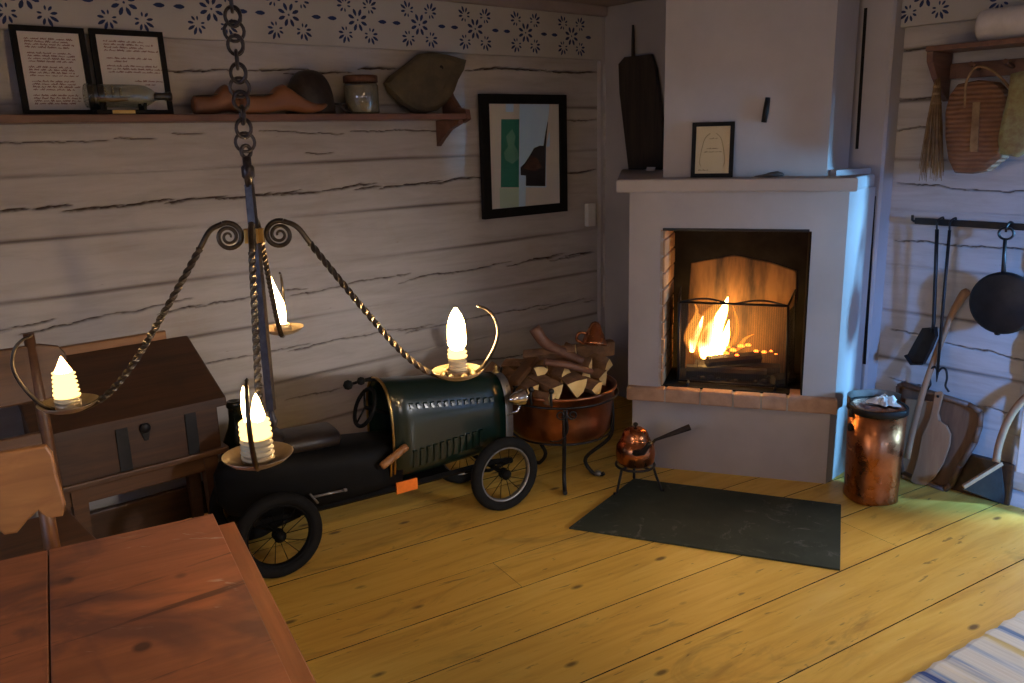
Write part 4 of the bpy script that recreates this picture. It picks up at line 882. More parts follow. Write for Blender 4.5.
# scroll ornament on the front of the pot
dv = V((-KC.x, -KC.y, 0)).normalized()
def rim(a, r, z):
    c, s = math.cos(a), math.sin(a); return KC+V((dv.x*c-dv.y*s, dv.x*s+dv.y*c, 0))*r+V((0, 0, z))
mb = MB(); ctr = .10
def on_pot(u, z): return rim(ctr+u/.262, .2655, z)
mb.tube([on_pot(0, KZ1-.03), on_pot(0, .37), on_pot(.002, .30)], .0042, 6)
for sg in (-1, 1):
    mb.tube([on_pot(sg*(.002+.028*(1-math.cos(t))*.5+.0), 0) if False else on_pot(sg*(.026-.022*(1-.6*t/8)*math.cos(t)), .385-.022*(1-.6*t/8)*math.sin(t)) for t in np.linspace(0, 8, 36)], .0035, 6)
mb.tube(smooth_path([on_pot(.0, .37), on_pot(.004, .31), on_pot(-.03, .265), on_pot(-.075, .26)], 6), .0035, 6); part(kd, 'scroll_ornament', mb, M['iron'])
for a in (-.15, -.5, -.85, -1.2):
    mb = MB(); mb.tube(smooth_path([rim(a, KR+.012, KZ1-.02), rim(a, KR+.02, KZ1+.02), rim(a, KR+.012, KZ1+.045)], 5), .006, 8)
    mb.lathe([(.0001, -.013), (.011, -.009), (.014, 0), (.010, .009), (.0001, .013)], rim(a, KR+.012, KZ1+.052), 12); part(kd, 'stand_hook', mb, M['iron'])
mb = MB(); hx = rim(-1.6, KR+.01, KZ1); tt = rim(-1.6, 1, 0)-KC; tq = V((0, 0, 1)).cross(tt).normalized()
mb.tube([hx+tq*.05*math.cos(a)+V((0, 0, .05*math.sin(a)+.03))+tt*.01 for a in np.linspace(0, 2*PI, 19)[:-1]], .007, 8, closed=True); part(kd, 'ring_handle', mb, M['iron'])
# the firewood: every split log on its own; (cut end pixel, depth offset), run of the log behind it
def vdir(px, py): d = V(ray(px, py)); return d/d.y
wood = [((519, 388), 2.86, (.04, .26, .04), .036, 0), ((534, 391), 2.74, (.05, .28, .02), .040, 0), ((549, 366), 2.86, (-.10, .22, -.02), .036, 0), ((558, 391), 2.66, (.02, .28, .03), .044, 0),
        ((577, 387), 2.62, (.10, .26, .02), .052, 0), ((598, 390), 2.58, (-.04, .28, .03), .046, 0), ((604, 378), 2.66, (-.05, .26, .02), .042, 0), ((609, 366), 2.70, (-.06, .24, .05), .044, 0),
        ((576, 351), 2.76, (-.17, .18, -.03), .040, 0), ((613, 345), 2.74, (-.20, .12, -.02), .052, 0), ((591, 366), 2.70, (-.12, .20, .0), .046, 0), ((541, 373), 2.80, (.07, .22, -.02), .040, 0),
        ((566, 377), 2.72, (.03, .26, -.03), .044, 0), ((552, 398), 2.64, (-.04, .26, .0), .034, 0), ((585, 377), 2.68, (.02, .25, -.02), .040, 0)]
WL = ['nearest the car', 'second from the car along the pot rim', 'small square-ended and lying at the back left of the pot', 'in the middle of the pot rim', 'with a sharp ridge, right of the middle of the rim', 'with a pale triangular end at the right of the rim', 'under the largest round-ended log',
      'at the far right edge of the pot', 'with a pale square end high in the middle of the heap', 'with a broad pale end, topmost at the right of the heap', 'with a pale end facing left of the topmost broad log', 'behind the two logs nearest the car', 'in the middle layer of the heap', 'small and low at the front rim', 'wedged between the ridged log and the heap']
for (p, Y, d, r, _), lb in zip(wood, WL):
    a = on_y(*p, Y); split_log('firewood_log', a, a+V(d), r, [M['bark'], M['wood_end']], 'split firewood log '+lb, 'firewood', 'firewood in the copper cauldron', 7, True)
# long crooked brown branch pieces on top
mb = MB(); p = [on_y(534, 328, 2.90), on_y(545, 343, 2.86), on_y(560, 351, 2.8), on_y(583, 362, 2.72)]; mb.tube(smooth_path(p, 4), [.030, .030, .029, .028, .028, .027, .026, .026, .025, .024, .023, .022, .020], 7)
single('firewood_branch', mb, [M['shelfwood']], 'crooked brown branch sticking up from the heap towards the wall', 'firewood', 'firewood in the copper cauldron')
mb = MB(); p = [on_y(513, 383, 2.80), on_y(535, 357, 2.90)]; mb.box((p[0]+p[1])/2, ((p[1]-p[0]).length, .05, .03), frame3((p[1]-p[0]).normalized(), axis_frame(p[1]-p[0]).col[0], axis_frame(p[1]-p[0]).col[1]), bev=.004)
single('firewood_plank', mb, M['wood_mid'], 'flat brown plank end leaning on the cauldron rim nearest the car', 'firewood', 'firewood in the copper cauldron')
mb = MB(); p = [on_y(545, 362, 2.72), on_y(592, 372, 2.64)]; mb.tube([p[0], (p[0]+p[1])/2+V((0, 0, .008)), p[1]], [.016, .018, .014], 7)
single('firewood_stick', mb, M['shelfwood'], 'thin reddish stick lying across the heap of firewood', 'firewood', 'firewood in the copper cauldron')
# copper jug lying on the heap
c = on_y(594, 345, 2.70); tpt = on_y(595.5, 321, 2.72); R = axis_frame(tpt-c); L = (tpt-c).length; mb = MB()
mb.lathe([(.0001, .0), (.060, 0), (.063, .004), (.060, .012), (.044, L*.45), (.030, L*.72), (.024, L*.86), (.016, L*.95), (.0001, L)], c, 28, R)
jg = single('copper_funnel', mb, M['copper'], 'small cone-shaped copper vessel with a side loop standing on top of the firewood', 'copper vessel')
lf = V((-.77, .64, 0)); u_ = lf; mb = MB(); mb.tube(smooth_path([c+u_*.055+V((0, 0, .012)), c+u_*.082+V((0, 0, .03)), c+u_*.070+V((0, 0, .06)), c+u_*.036+V((0, 0, .058))], 5), .007, 8); part(jg, 'handle', mb, M['copper'])
# ================================================================== KETTLE ON ITS TRIVET
KB = V((2.715, 2.425, 0)); zt_ = .128
tr = thing('iron_trivet', KB, 'black three-legged iron trivet with a long handle standing on the slate plate', 'trivet')
mb = MB(); mb.tube([KB+V((math.cos(a)*.088, math.sin(a)*.088, zt_-.006)) for a in np.linspace(0, 2*PI, 33)[:-1]], .006, 8, closed=True)
mb.tube([KB+V((-.088, 0, zt_-.006)), KB+V((.088, 0, zt_-.006))], .005, 6); mb.tube([KB+V((0, -.088, zt_-.006)), KB+V((0, .088, zt_-.006))], .005, 6); part(tr, 'ring', mb, M['iron'])
for px in ((661, 489), (617, 492), (634, 477)):
    f = on_z(*px, .018); d = f-KB; d.z = 0; d.normalize(); mb = MB(); mb.tube(smooth_path([KB+d*.086+V((0, 0, zt_-.006)), KB+d*.098+V((0, 0, .08)), f-d*.004+V((0, 0, .012)), f+V((0, 0, -.004)), f+d*.018+V((0, 0, -.003))], 5), .006, 8); part(tr, 'leg', mb, M['iron'])
kt = thing('copper_kettle', KB+V((0, 0, zt_)), 'round copper kettle with a black spout on an iron trivet before the hearth', 'kettle')
mb = MB(); mb.lathe([(.0001, 0), (.072, 0), (.086, .012), (.090, .05), (.086, .085), (.072, .108), (.060, .116), (.060, .124), (.0001, .124)], KB+V((0, 0, zt_+.001)), 36); part(kt, 'body', mb, M['copper'])
mb = MB(); mb.lathe([(.066, .118), (.067, .122), (.062, .126), (.060, .140), (.050, .160), (.030, .172), (.0001, .175)], KB+V((0, 0, zt_)), 32); ld = part(kt, 'lid', mb, M['copper'])
mb = MB(); mb.lathe([(.006, .172), (.006, .18), (.012, .186), (.012, .192), (.006, .197), (.0001, .198)], KB+V((0, 0, zt_)), 14); part(ld, 'knob', mb, M['iron'])
s_ = on_y(643, 452, 2.335); mb = MB(); mb.tube([KB+(s_-KB)*.82+V((0, 0, .03)) if False else s_+V((-.005, .045, -.015)), s_, s_+V((.012, -.02, .035)), s_+V((.016, -.03, .05))], [.018, .015, .011, .010], 12); part(kt, 'spout', mb, M['iron'], 'short black spout')
h0, h1 = on_y(655, 440, 2.40), on_y(690, 427, 2.30); mb = MB(); q = h1-h0; mb.tube([KB+V((.06, -.03, zt_+.07)), h0, h0+q*.3, h0+q*.6, h1], [.006, .0065, .009, .012, .0155], 10); part(kt, 'handle', mb, M['wood_board'], 'long dark wooden handle')
# ================================================================== COPPER BOX WITH LID
BX = V((3.412, 1.655, 0)); vx = V((.82, -.573, 0)); vy = V((.573, .82, 0))
def brg(r, z, p=2.6): return ell(BX+V((0, 0, z)), vx*r, vy*r, 32, p)
cb_ = thing('copper_box', BX, 'tall oval copper box with a black-banded rim standing beside the hearth', 'copper box')
BH = .435
mb = MB(); mb.rings([brg(.100, .0), brg(.107, .006), brg(.107, .02), brg(.105, .03), brg(.108, .2), brg(.112, BH-.03)]); part(cb_, 'body', mb, MAT('hammered_copper', (.52, .20, .085), (.30, .11, .045), .30, 1., scale=11, bump=.5, rvar=.1))
mb = MB(); mb.rings([brg(.113, BH-.032), brg(.1175, BH-.028), brg(.1175, BH-.004), brg(.115, BH), brg(.109, BH-.002), brg(.108, BH-.02)], False); part(cb_, 'rim_band', mb, M['iron'])
mb = MB(); mb.rings([brg(.1085, BH-.016), brg(.1085, BH-.006), brg(.09, BH-.002), brg(.05, BH-.0005)]); ld = part(cb_, 'lid', mb, M['copper'])
# raised back of the rim and hinge
mb = MB(); n = 15; arc = []
for lay, (r, z) in enumerate(((.1175, BH-.006), (.1185, BH+.03), (.1140, BH+.03), (.1125, BH-.006))):
    R_ = ell(BX+V((0, 0, z)), vx*r, vy*r, 48, 2.6); arc.append(R_[1:24])
for i in range(22):
    f = [[arc[l][i], arc[l][i+1], arc[(l+1) % 4][i+1], arc[(l+1) % 4][i]] for l in range(4)]
    for fc in f: mb.add(fc, [[0, 1, 2, 3]])
part(cb_, 'back_collar', mb, M['steel'])
hp = BX-vx*.117
for z in (.40, .335): mb = MB(); mb.lathe([(.0001, -.018), (.009, -.016), (.011, 0), (.009, .016), (.0001, .018)], hp+V((0, 0, z-.0)), 10); part(cb_, 'hinge', mb, M['iron'])
# crumpled white napkin on the lid
mb = MB(); nr, nc = 9, 22; c = BX+V((.02, -.02, BH+.0005)); rs = []
rr = np.random.default_rng(11); ph = rr.uniform(0, 6, 8)
for i in range(nr):
    t = i/(nr-1); row = []
    for j in range(nc):
        a = 2*PI*j/nc; rad = (1-t)**.8*(.056+.012*math.sin(3*a+ph[0])+.014*math.sin(5*a+ph[1])+.009*math.sin(8*a+ph[2]))
        h = .020*min(1., t*2.2)*(.8+.35*math.sin(4*a+ph[3]))+.016*math.sin(7*a+ph[4]+5*t)*(1-t)*t*3+.008*math.sin(11*a+ph[5])*(1-t)*t*2+.006
        row.append(c+V((rad*math.cos(a)+.012*t, rad*math.sin(a), max(h, .001))))
    rs.append(row)
mb.rings(rs, True, smooth=False); single('crumpled_napkin', mb, M['napkin'], 'crumpled white paper napkin lying on the copper box lid', 'napkin')
# ================================================================== SHELF ON THE LEFT WALL
SZ = 1.718
sh = thing('wall_shelf', (.8, 3.48, SZ), 'long reddish-brown wall shelf with a carved end bracket on the white log wall', 'shelf')
xr = on_y(456, 118, 3.40).x+.05
mb = MB(); mb.slab([V((-1.3, 3.385, SZ-.028)), V((xr, 3.385, SZ-.028)), V((xr, 3.59, SZ-.028)), V((-1.3, 3.59, SZ-.028))], (0, 0, .028), bev=.15); part(sh, 'board', mb, M['shelfwood'])
mb = MB(); x0 = xr+.005
mb.slab([V((x0, y, z)) for y, z in ((3.59, SZ+.155), (3.545, SZ+.145), (3.52, SZ+.09), (3.46, SZ+.03), (3.395, SZ+.018), (3.385, SZ-.028), (3.40, SZ-.035), (3.43, SZ-.045), (3.50, SZ-.05), (3.59, SZ-.055))], (.028, 0, 0), bev=.12); part(sh, 'end_bracket', mb, M['shelfwood'])
mb = MB(); xb = on_y(456, 130, 3.50).x
mb.slab([V((xb-.06, y, z)) for y, z in ((3.59, SZ-.029), (3.395, SZ-.029), (3.40, SZ-.05), (3.48, SZ-.075), (3.545, SZ-.12), (3.59, SZ-.155))], (.03, 0, 0), bev=.12); part(sh, 'under_bracket', mb, M['shelfwood'])
# --- framed handwritten texts leaning on the shelf
def framed(name, label, cat, P, depth, fw, paper, lines, ink, seed, para=True, sig=None):
    """P: 4 corners (bl, br, tr, tl) of the front face"""
    bl, br, tr_, tl = [V(p) for p in P]; ex = (br-bl).normalized(); ez = (tl-bl); ez = (ez-ex*ez.dot(ex)).normalized(); n = ex.cross(ez); n = n if n.y < 0 or n.dot(V((-.849, -.528, 0))) > .5 else -n
    W, H = (br-bl).length, (tl-bl).length; t = thing(name, (bl+br)/2, label, cat)
    def q(u, v, d=0): return bl+ex*u+ez*v+n*d
    mb = MB()
    for a, b, c, d in (((0, 0), (W, 0), (W-fw, fw), (fw, fw)), ((W, 0), (W, H), (W-fw, H-fw), (W-fw, fw)), ((W, H), (0, H), (fw, H-fw), (W-fw, H-fw)), ((0, H), (0, 0), (fw, fw), (fw, H-fw))):
        mb.prism([q(*a), q(*b), q(*c), q(*d)], -n*depth)
    mb.prism([q(.002, .002, -depth*.7), q(W-.002, .002, -depth*.7), q(W-.002, H-.002, -depth*.7), q(.002, H-.002, -depth*.7)], -n*depth*.28)
    part(t, 'frame', mb, M['frame'])
    mb = MB(); mb.prism([q(fw, fw, -depth*.45), q(W-fw, fw, -depth*.45), q(W-fw, H-fw, -depth*.45), q(fw, H-fw, -depth*.45)], -n*.002); sheet = part(t, 'sheet', mb, paper)
    r = random.Random(seed); mb = MB(); d = -depth*.45+.0006
    for (u0, u1, v) in lines:
        u = u0*W; hgt = .0042*H/.3; e = u1*W; vv = v*H
        while u < e:                                            # words of little joined pen strokes
            w = r.uniform(.010, .030); w = min(w, e-u); k = max(3, int(w/.0028)); up = []
            for i in range(k+1):
                x = u+w*i/k; y = vv+(hgt*r.uniform(.5, 1.5) if i % 2 else -hgt*r.uniform(0, .35)); up.append((x, y))
            th = .0012
            for (xa, ya), (xb_, yb) in zip(up[:-1], up[1:]): mb.add([q(xa-th, ya, d), q(xa+th, ya, d), q(xb_+th, yb, d), q(xb_-th, yb, d)], [[0, 1, 2, 3]])
            u += w+.0055
    if mb.v: part(sheet, 'handwriting', mb, ink)
    mb = MB(); mb.prism([q(fw, fw, -depth*.2), q(W-fw, fw, -depth*.2), q(W-fw, H-fw, -depth*.2), q(fw, H-fw, -depth*.2)], -n*.001); part(t, 'glass_pane', mb, M['pane'])
    return t, q, W, H, sheet, n
def lean(xa, xb, zt): return [(xa, 3.515, SZ+.001), (xb, 3.515, SZ+.001), (xb, 3.54, zt), (xa, 3.54, zt)]
L1 = []
for g in range(5):
    for j in range(4):
        L1.append((.17+.012*(g % 2), .80+.06*random.uniform(-1, .6), .855-g*.158-j*.031))
A1 = lean(on_y(24, 112, 3.515).x, on_y(97, 112, 3.515).x, on_y(45, 26, 3.54).z)
framed('framed_text', 'framed sheet filled with five red handwritten verses at the end of the shelf', 'framed text', A1, .018, .020, M['paper'], L1, M['ink'], 3)
L2 = [(.17, .72, .86), (.17, .84, .825), (.17, .70, .79), (.17, .90, .755), (.18, .80, .665), (.28, .45, .63), (.17, .86, .575), (.17, .94, .54), (.18, .88, .505), (.52, .95, .40), (.66, .80, .36)]
A2 = lean(on_y(102, 112, 3.515).x, on_y(174, 113, 3.515).x, on_y(127, 30, 3.54).z)
framed('framed_text', 'framed sheet with short handwritten verses standing right behind the bottle', 'framed text', A2, .018, .020, M['paper'], L2, M['ink'], 4)
# --- ship in a bottle on its stand
b0, b1 = on_y(86, 98, 3.44), on_y(171, 97, 3.44); zc = on_y(125, 96, 3.44).z; L = b1.x-b0.x; R = frame3(V((0, 1, 0)), V((0, 0, 1)), V((1, 0, 0))); c = V((b0.x, 3.44, zc))
sb_ = thing('ship_bottle', (c.x+L/2, 3.44, SZ), 'glass bottle with a model ship inside, lying on a dark stand', 'ship in a bottle')
rb = .042
mb = MB(); mb.lathe([(.0001, .006), (rb*.6, .003), (rb, 0), (rb*1.03, .01), (rb, .03), (rb, L*.60), (rb*.93, L*.68), (rb*.68, L*.75), (rb*.40, L*.80), (rb*.33, L*.86), (rb*.33, L*.92), (rb*.42, L*.925), (rb*.42, L*.955), (rb*.34, L*.96)], c, 36, R); part(sb_, 'bottle_glass', mb, M['glass'])
mb = MB(); mb.lathe([(rb*.30, L*.80), (rb*.30, L*.965), (rb*.42, L*.97), (rb*.42, L), (.0001, L*1.002)], c, 20, R); part(sb_, 'stopper', mb, M['leather'])
mb = MB()
hc = c+V((L*.12, 0, -rb*.30)); hl = L*.36
mb.rings([ell(hc+V((hl*t, 0, -.003+.006*abs(t-.5)*2)), V((0, w, 0)), V((0, 0, .008)), 10) for t, w in ((0, .004), (.15, .009), (.5, .011), (.8, .008), (1, .001))])
sp = part(sb_, 'model_ship', mb, M['wood_mid'])
mb = MB()
for t, h in ((.25, .046), (.5, .052), (.75, .044)): mb.tube([hc+V((hl*t, 0, 0)), hc+V((hl*t, 0, h))], .0009, 6)
mb.tube([hc+V((hl, 0, .006)), hc+V((hl*1.2, 0, .014))], .0009, 6); part(sp, 'mast', mb, M['wood_mid'])
mb = MB()
for t, h in ((.25, .046), (.5, .052), (.75, .044)):
    for k in range(3):
        z0_, z1_ = h*(.25+.24*k), h*(.46+.24*k); w = .013-.0025*k; x = hl*t
        mb.rings([[hc+V((x+.002+.004*math.sin(PI*j/4), s*w, z0_+(z1_-z0_)*j/4)) for s in (-1, 1)]+[hc+V((x+.0015+.004*math.sin(PI*j/4), s*w, z0_+(z1_-z0_)*j/4)) for s in (1, -1)] for j in range(5)], smooth=False)
part(sp, 'sail', mb, M['paper_old'])
mb = MB(); zs = SZ
mb.box((c.x+L*.42, 3.44, zs+.009), (L*.70, .07, .017), bev=.003)
for t in (.12, .62): mb.slab([V((c.x+L*t, 3.44+y, zs+z)) for y, z in ((-.03, .017), (.03, .017), (.036, .042), (.022, .034), (0, .0285), (-.022, .034), (-.036, .042))], (.012, 0, 0), bev=.1)
std = part(sb_, 'stand', mb, M['blackpaint'])
mb = MB(); p0 = on_y(124, 111.5, 3.404); mb.slab([V((p0.x-.040, 3.4045, zs+.003)), V((p0.x+.040, 3.4045, zs+.003)), V((p0.x+.040, 3.4045, zs+.0155)), V((p0.x-.040, 3.4045, zs+.0155))], (0, -.002, 0), bev=.1); part(std, 'name_plate', mb, M['brass'], 'small brass plate')
# --- wooden clogs
def clog(x0, x1, y, lab, hr, zk=1.0):
    Lc = x1-x0; mb = MB(); n = 22
    #       t   half-w  z bottom  z top
    S = [(0., .018, .012, .062), (.03, .032, .001, .072), (.12, .040, .0, .073), (.24, .041, .001, .072), (.33, .042, .005, .084), (.40, .042, .010, .108), (.47, .042, .014, .120), (.56, .043, .011, .100), (.68, .045, .002, .068), (.80, .042, .001, .046), (.90, .033, .010, .042), (.96, .020, .022, .044), (1., .006, .032, .042)]
    mb.rings([ell(V((x0+Lc*t, y, SZ+.001+(zb_+zt_2)/2*zk)), V((0, w, 0)), V((0, 0, (zt_2-zb_)/2*zk)), n, 2.7) for t, w, zb_, zt_2 in S])
    o = single('wooden_clog', mb, M['wood_clog'], lab, 'clog', 'wooden clogs on the shelf')
    mb = MB(); mb.rings([ell(V((x0+Lc*t, y, SZ+.001+z*zk)), V((0, w, 0)), V((0, 0, .0035)), n, 2.4) for t, w, z in ((.035, .014, .0705), (.06, .026, .072), (.13, .033, .0738), (.24, .034, .0745), (.32, .030, .078), (.38, .020, .084))]); part(o, 'opening', mb, M['leather'], 'dark foot opening')
clog(on_y(196, 113, 3.47).x, on_y(266, 113, 3.47).x, 3.50, 'wooden clog on the shelf, the one partly hidden by the hanging chain', 1)
clog(on_y(243, 113, 3.42).x, on_y(328, 113, 3.42).x, 3.425, 'wooden clog on the shelf with its upturned toe before the dark cap', 1)
# --- dark leather cap
cc = on_y(310, 97, 3.50); cc.z = SZ+.005; hh = on_y(309, 70, 3.5).z-SZ; rw_ = (on_y(333, 95, 3.5).x-on_y(286, 95, 3.5).x)/2
cp = thing('leather_cap', (cc.x, 3.50, SZ), 'dark leather driving cap with a button on top, behind the clog toe', 'cap')
mb = MB(); n = 30; rs = []
for t in np.linspace(0, 1, 12):
    a = t*PI/2; r = math.cos(a)**.75; z = hh*(.10+.9*math.sin(a)**.95)
    rs.append([V((cc.x+rw_*max(r, .02)*math.cos(2*PI*j/n)*(1+.02*math.cos(8*2*PI*j/n)), 3.50+.088*max(r, .02)*math.sin(2*PI*j/n)*(1+.02*math.cos(8*2*PI*j/n)), SZ+z)) for j in range(n)])
rs = [[V((v.x, v.y, SZ+.002)) for v in rs[0]]]+rs; mb.rings(rs); part(cp, 'crown', mb, M['leather'])
mb = MB(); mb.lathe([(.007, 0), (.007, .004), (.0001, .007)], (cc.x, 3.50, SZ+hh-.001), 12); part(cp, 'button', mb, M['steel'])
mb = MB(); mb.slab([V((cc.x+rw_*.80, 3.44, SZ+.040)), V((cc.x+rw_*1.32, 3.45, SZ+.040)), V((cc.x+rw_*1.42, 3.50, SZ+.040)), V((cc.x+rw_*1.32, 3.55, SZ+.040)), V((cc.x+rw_*.80, 3.56, SZ+.040))], (0, 0, .008), bev=.3); mb.tube(smooth_path([V((cc.x+rw_*.9, 3.43, SZ+.04)), V((cc.x+rw_*1.15, 3.415, SZ+.012)), V((cc.x+rw_*1.4, 3.43, SZ+.006)), V((cc.x+rw_*1.38, 3.46, SZ+.04))], 4), .006, 6); part(cp, 'visor', mb, M['leather'])
# --- jar with a rusty lid
jc = on_y(362.5, 113, 3.47); jr = (on_y(378, 100, 3.47).x-on_y(348, 100, 3.47).x)/2; jh = on_y(362, 76, 3.47).z-SZ
jt = thing('glass_jar', (jc.x, 3.47, SZ), 'clear glass jar with pale contents and a brown lid on the shelf', 'jar'); J = V((jc.x, 3.47, SZ+.001))
mb = MB(); mb.lathe([(.0001, 0), (jr*.92, 0), (jr, .006), (jr, jh*.72), (jr*.93, jh*.80), (jr*.9, jh*.83), (jr*.9, jh*.90)], J, 32); part(jt, 'glass_body', mb, M['glass'])
mb = MB(); mb.lathe([(.0001, .004), (jr*.90, .005), (jr*.94, .01), (jr*.94, jh*.70), (jr*.86, jh*.74), (.0001, jh*.74)], J, 28); part(jt, 'contents', mb, MAT('jar_contents', (.34, .29, .23), (.26, .21, .16), .7, scale=30))
mb = MB(); mb.lathe([(jr*.96, jh*.815), (jr*1.0, jh*.82), (jr*1.0, jh*.97), (jr*.96, jh), (.0001, jh)], J, 32); part(jt, 'lid', mb, MAT('rusty_lid', (.17, .07, .035), (.08, .035, .02), .5, .6, scale=20))
# --- big flat stone
ol = [(385, 81), (391, 74), (408, 61), (419, 52), (432, 50), (446, 52), (466, 58), (463, 67), (457, 78), (452, 90), (446, 101), (437, 108), (425, 112), (413, 110), (400, 101), (389, 90)]
def stone_off(p, k, y, cen): return V((cen.x+(p.x-cen.x)*k, y, cen.z+(p.z-cen.z)*k))
P = [on_y(x, y, 3.50) for x, y in ol]; cen = sum(P, V())/len(P); lift = SZ+.001-min(p.z for p in P); P = [p+V((0, 0, lift)) for p in P]; cen = sum(P, V())/len(P)
mb = MB(); rs = []
for k, y in ((.5, 3.462), (.80, 3.466), (.94, 3.476), (1., 3.495), (1., 3.52), (.93, 3.540), (.7, 3.55)):
    rs.append([stone_off(p, k*(1+random.uniform(-.02, .02)), y+random.uniform(-.004, .004), cen+V((0, 0, -.0))) for p in P])
for r_ in rs:
    for p in r_: p.z = max(p.z, SZ+.0008)
mb.rings(rs, smooth=False); so_ = single('flat_stone', mb, M['stone'], 'big flat grey-green stone with a small dark hole, standing on the shelf end', 'stone')
mb = MB(); h_ = on_y(441, 68, 3.464); mb.lathe([(.0001, -.002), (.012, -.001), (.014, .004), (.0001, .008)], V((h_.x, 3.464, h_.z)), 10, axis_frame((.2, 1, .1))); part(so_, 'hole', mb, M['soot'])
# --- framed print on the log wall
bl, br, tr_, tl = on_y(483.5, 218, 3.545), on_y(565.5, 213, 3.545), on_y(569, 95, 3.545), on_y(483, 93.5, 3.545)
x0, x1 = (bl.x+tl.x)/2, (br.x+tr_.x)/2; z0, z1 = (bl.z+br.z)/2, (tl.z+tr_.z)/2
t, q, W, H, sheet, n = framed('framed_print', 'black framed green print on the wall with painted pale blue and dark violin-shaped reflections', 'picture', [(x0, 3.545, z0), (x1, 3.545, z0), (x1, 3.545, z1), (x0, 3.545, z1)], .03, .05, MAT('mat_board', (.74, .70, .66), (.71, .67, .63), .8, bump=0, spec=.1), [], None, 1)
def uv(px, py): p = on_y(470+px/4.88, 85+py/4.88, 3.5585); return q(p.x-x0, p.z-z0, -.0128)
def patch(name, pts, m, lift=0):
    mb = MB(); mb.add([uv(*p)+n*lift for p in pts], [list(range(len(pts)))]); part(sheet, name, mb, m)
PG = MAT('print_green', (.03, .24, .17), (.02, .20, .15), .7, scale=4, bump=0); REFL = MAT('reflection_blue', (.62, .82, 1.0), (.52, .74, .98), .7, scale=5, bump=0)  # pale blue stands in for a window reflected in the picture glass
patch('print_green', [(152, 167), (240, 167), (238, 500), (150, 500)], PG)
patch('print_foot', [(144, 503), (240, 503), (238, 600), (146, 600)], MAT('print_pale_green', (.52, .66, .52), (.47, .61, .48), .7, bump=0))
patch('print_leaf', [(165, 330), (185, 300), (175, 250), (205, 215), (222, 250), (215, 290), (232, 320), (238, 360), (205, 385), (172, 365)], MAT('print_leaf_green', (.16, .36, .28), (.12, .32, .24), .7, bump=0), .0003)
patch('reflection_blue', [(241, 88), (388, 88), (384, 140), (370, 230), (372, 500), (238, 500)], REFL, .0001)
patch('reflection_blue_strip', [(238, 500), (272, 500), (270, 598), (238, 598)], REFL, .0001)
patch('reflection_blue_square', [(174, 88), (212, 88), (212, 131), (174, 131)], REFL, .0001)
patch('reflection_dark_shape', [(246, 402), (268, 380), (290, 345), (312, 308), (340, 296), (358, 297), (368, 230), (378, 180), (381, 180), (374, 240), (370, 300), (367, 494), (272, 492), (272, 442), (247, 440)], MAT('reflection_black', (.022, .020, .022), (.015, .014, .016), .6, bump=0), .0004)  # dark and brown shapes painted in as part of the glass reflection
patch('reflection_brown', [(258, 405), (275, 382), (300, 345), (330, 360), (350, 400), (320, 420), (285, 415)], MAT('reflection_brown', (.13, .055, .030), (.05, .02, .016), .6, scale=14, bump=0), .0006)
patch('reflection_sliver', [(371, 302), (385, 232), (389, 232), (389, 300)], REFL, .0002)
# --- white wall socket beside the plaster
sx = on_y(592, 215, 3.55); ws = thing('wall_socket', (sx.x, 3.57, sx.z), 'small white electrical socket box at the end of the log wall', 'socket')
mb = MB(); mb.box((sx.x, 3.566, sx.z), (.062, .035, .135), bev=.006); part(ws, 'box', mb, M['white_paint'])
mb = MB()
for dz in (-.032, .032): mb.lathe([(.022, 0), (.022, -.004), (.017, -.004), (.016, .004), (.0001, .004)], (sx.x, 3.5485, sx.z+dz), 16, axis_frame((0, 1, 0)))
part(ws, 'socket_well', mb, M['white_paint'])
# ================================================================== ON THE MANTEL
MZ = 1.4005
a, b = on_f(690.5, 177, .055), on_f(732.5, 177, .055); a.z = b.z = MZ; ht = on_f(713, 122, .085).z
ex = (b-a).normalized()
t, q, W, H, sheet, n = framed('framed_certificate', 'small black framed cream paper with faint print standing on the mantel shelf', 'framed paper', [a, b, b-FN*.026+V((0, 0, ht-MZ)), a-FN*.026+V((0, 0, ht-MZ))], .014, .018, M['paper_old'],
       [(.42, .60, .70), (.36, .66, .52), (.30, .72, .46), (.18, .40, .13)], M['ink_dark'], 9)
mb = MB(); cx0 = W/2
for sg in (-1, 1):
    pts = [q(W/2+sg*W*u, H*v, -.0055) for u, v in ((.07, .80), (.18, .72), (.24, .58), (.28, .42), (.30, .28), (.26, .20))]
    mb.tube(smooth_path(pts, 4), .0012, 4)
part(sheet, 'ornament', mb, MAT('sepia_ornament', (.40, .30, .16), (.34, .25, .13), .8, bump=0))
mb = MB(); c = on_f(770, 175, .03); c.z = MZ
mb.rings([ell(c+FU*s+V((0, 0, z)), FN*w, V((0, 0, h)), 12) for s, w, z, h in ((-.065, .004, .004, .002), (-.03, .02, .007, .005), (.0, .028, .011, .010), (.03, .026, .014, .012), (.05, .014, .012, .008), (.058, .003, .010, .003))])
single('small_flat_stone', mb, MAT('dark_pebble', (.10, .085, .08), (.05, .045, .042), .7, scale=20), 'small dark flat stone lying on the mantel shelf', 'stone')
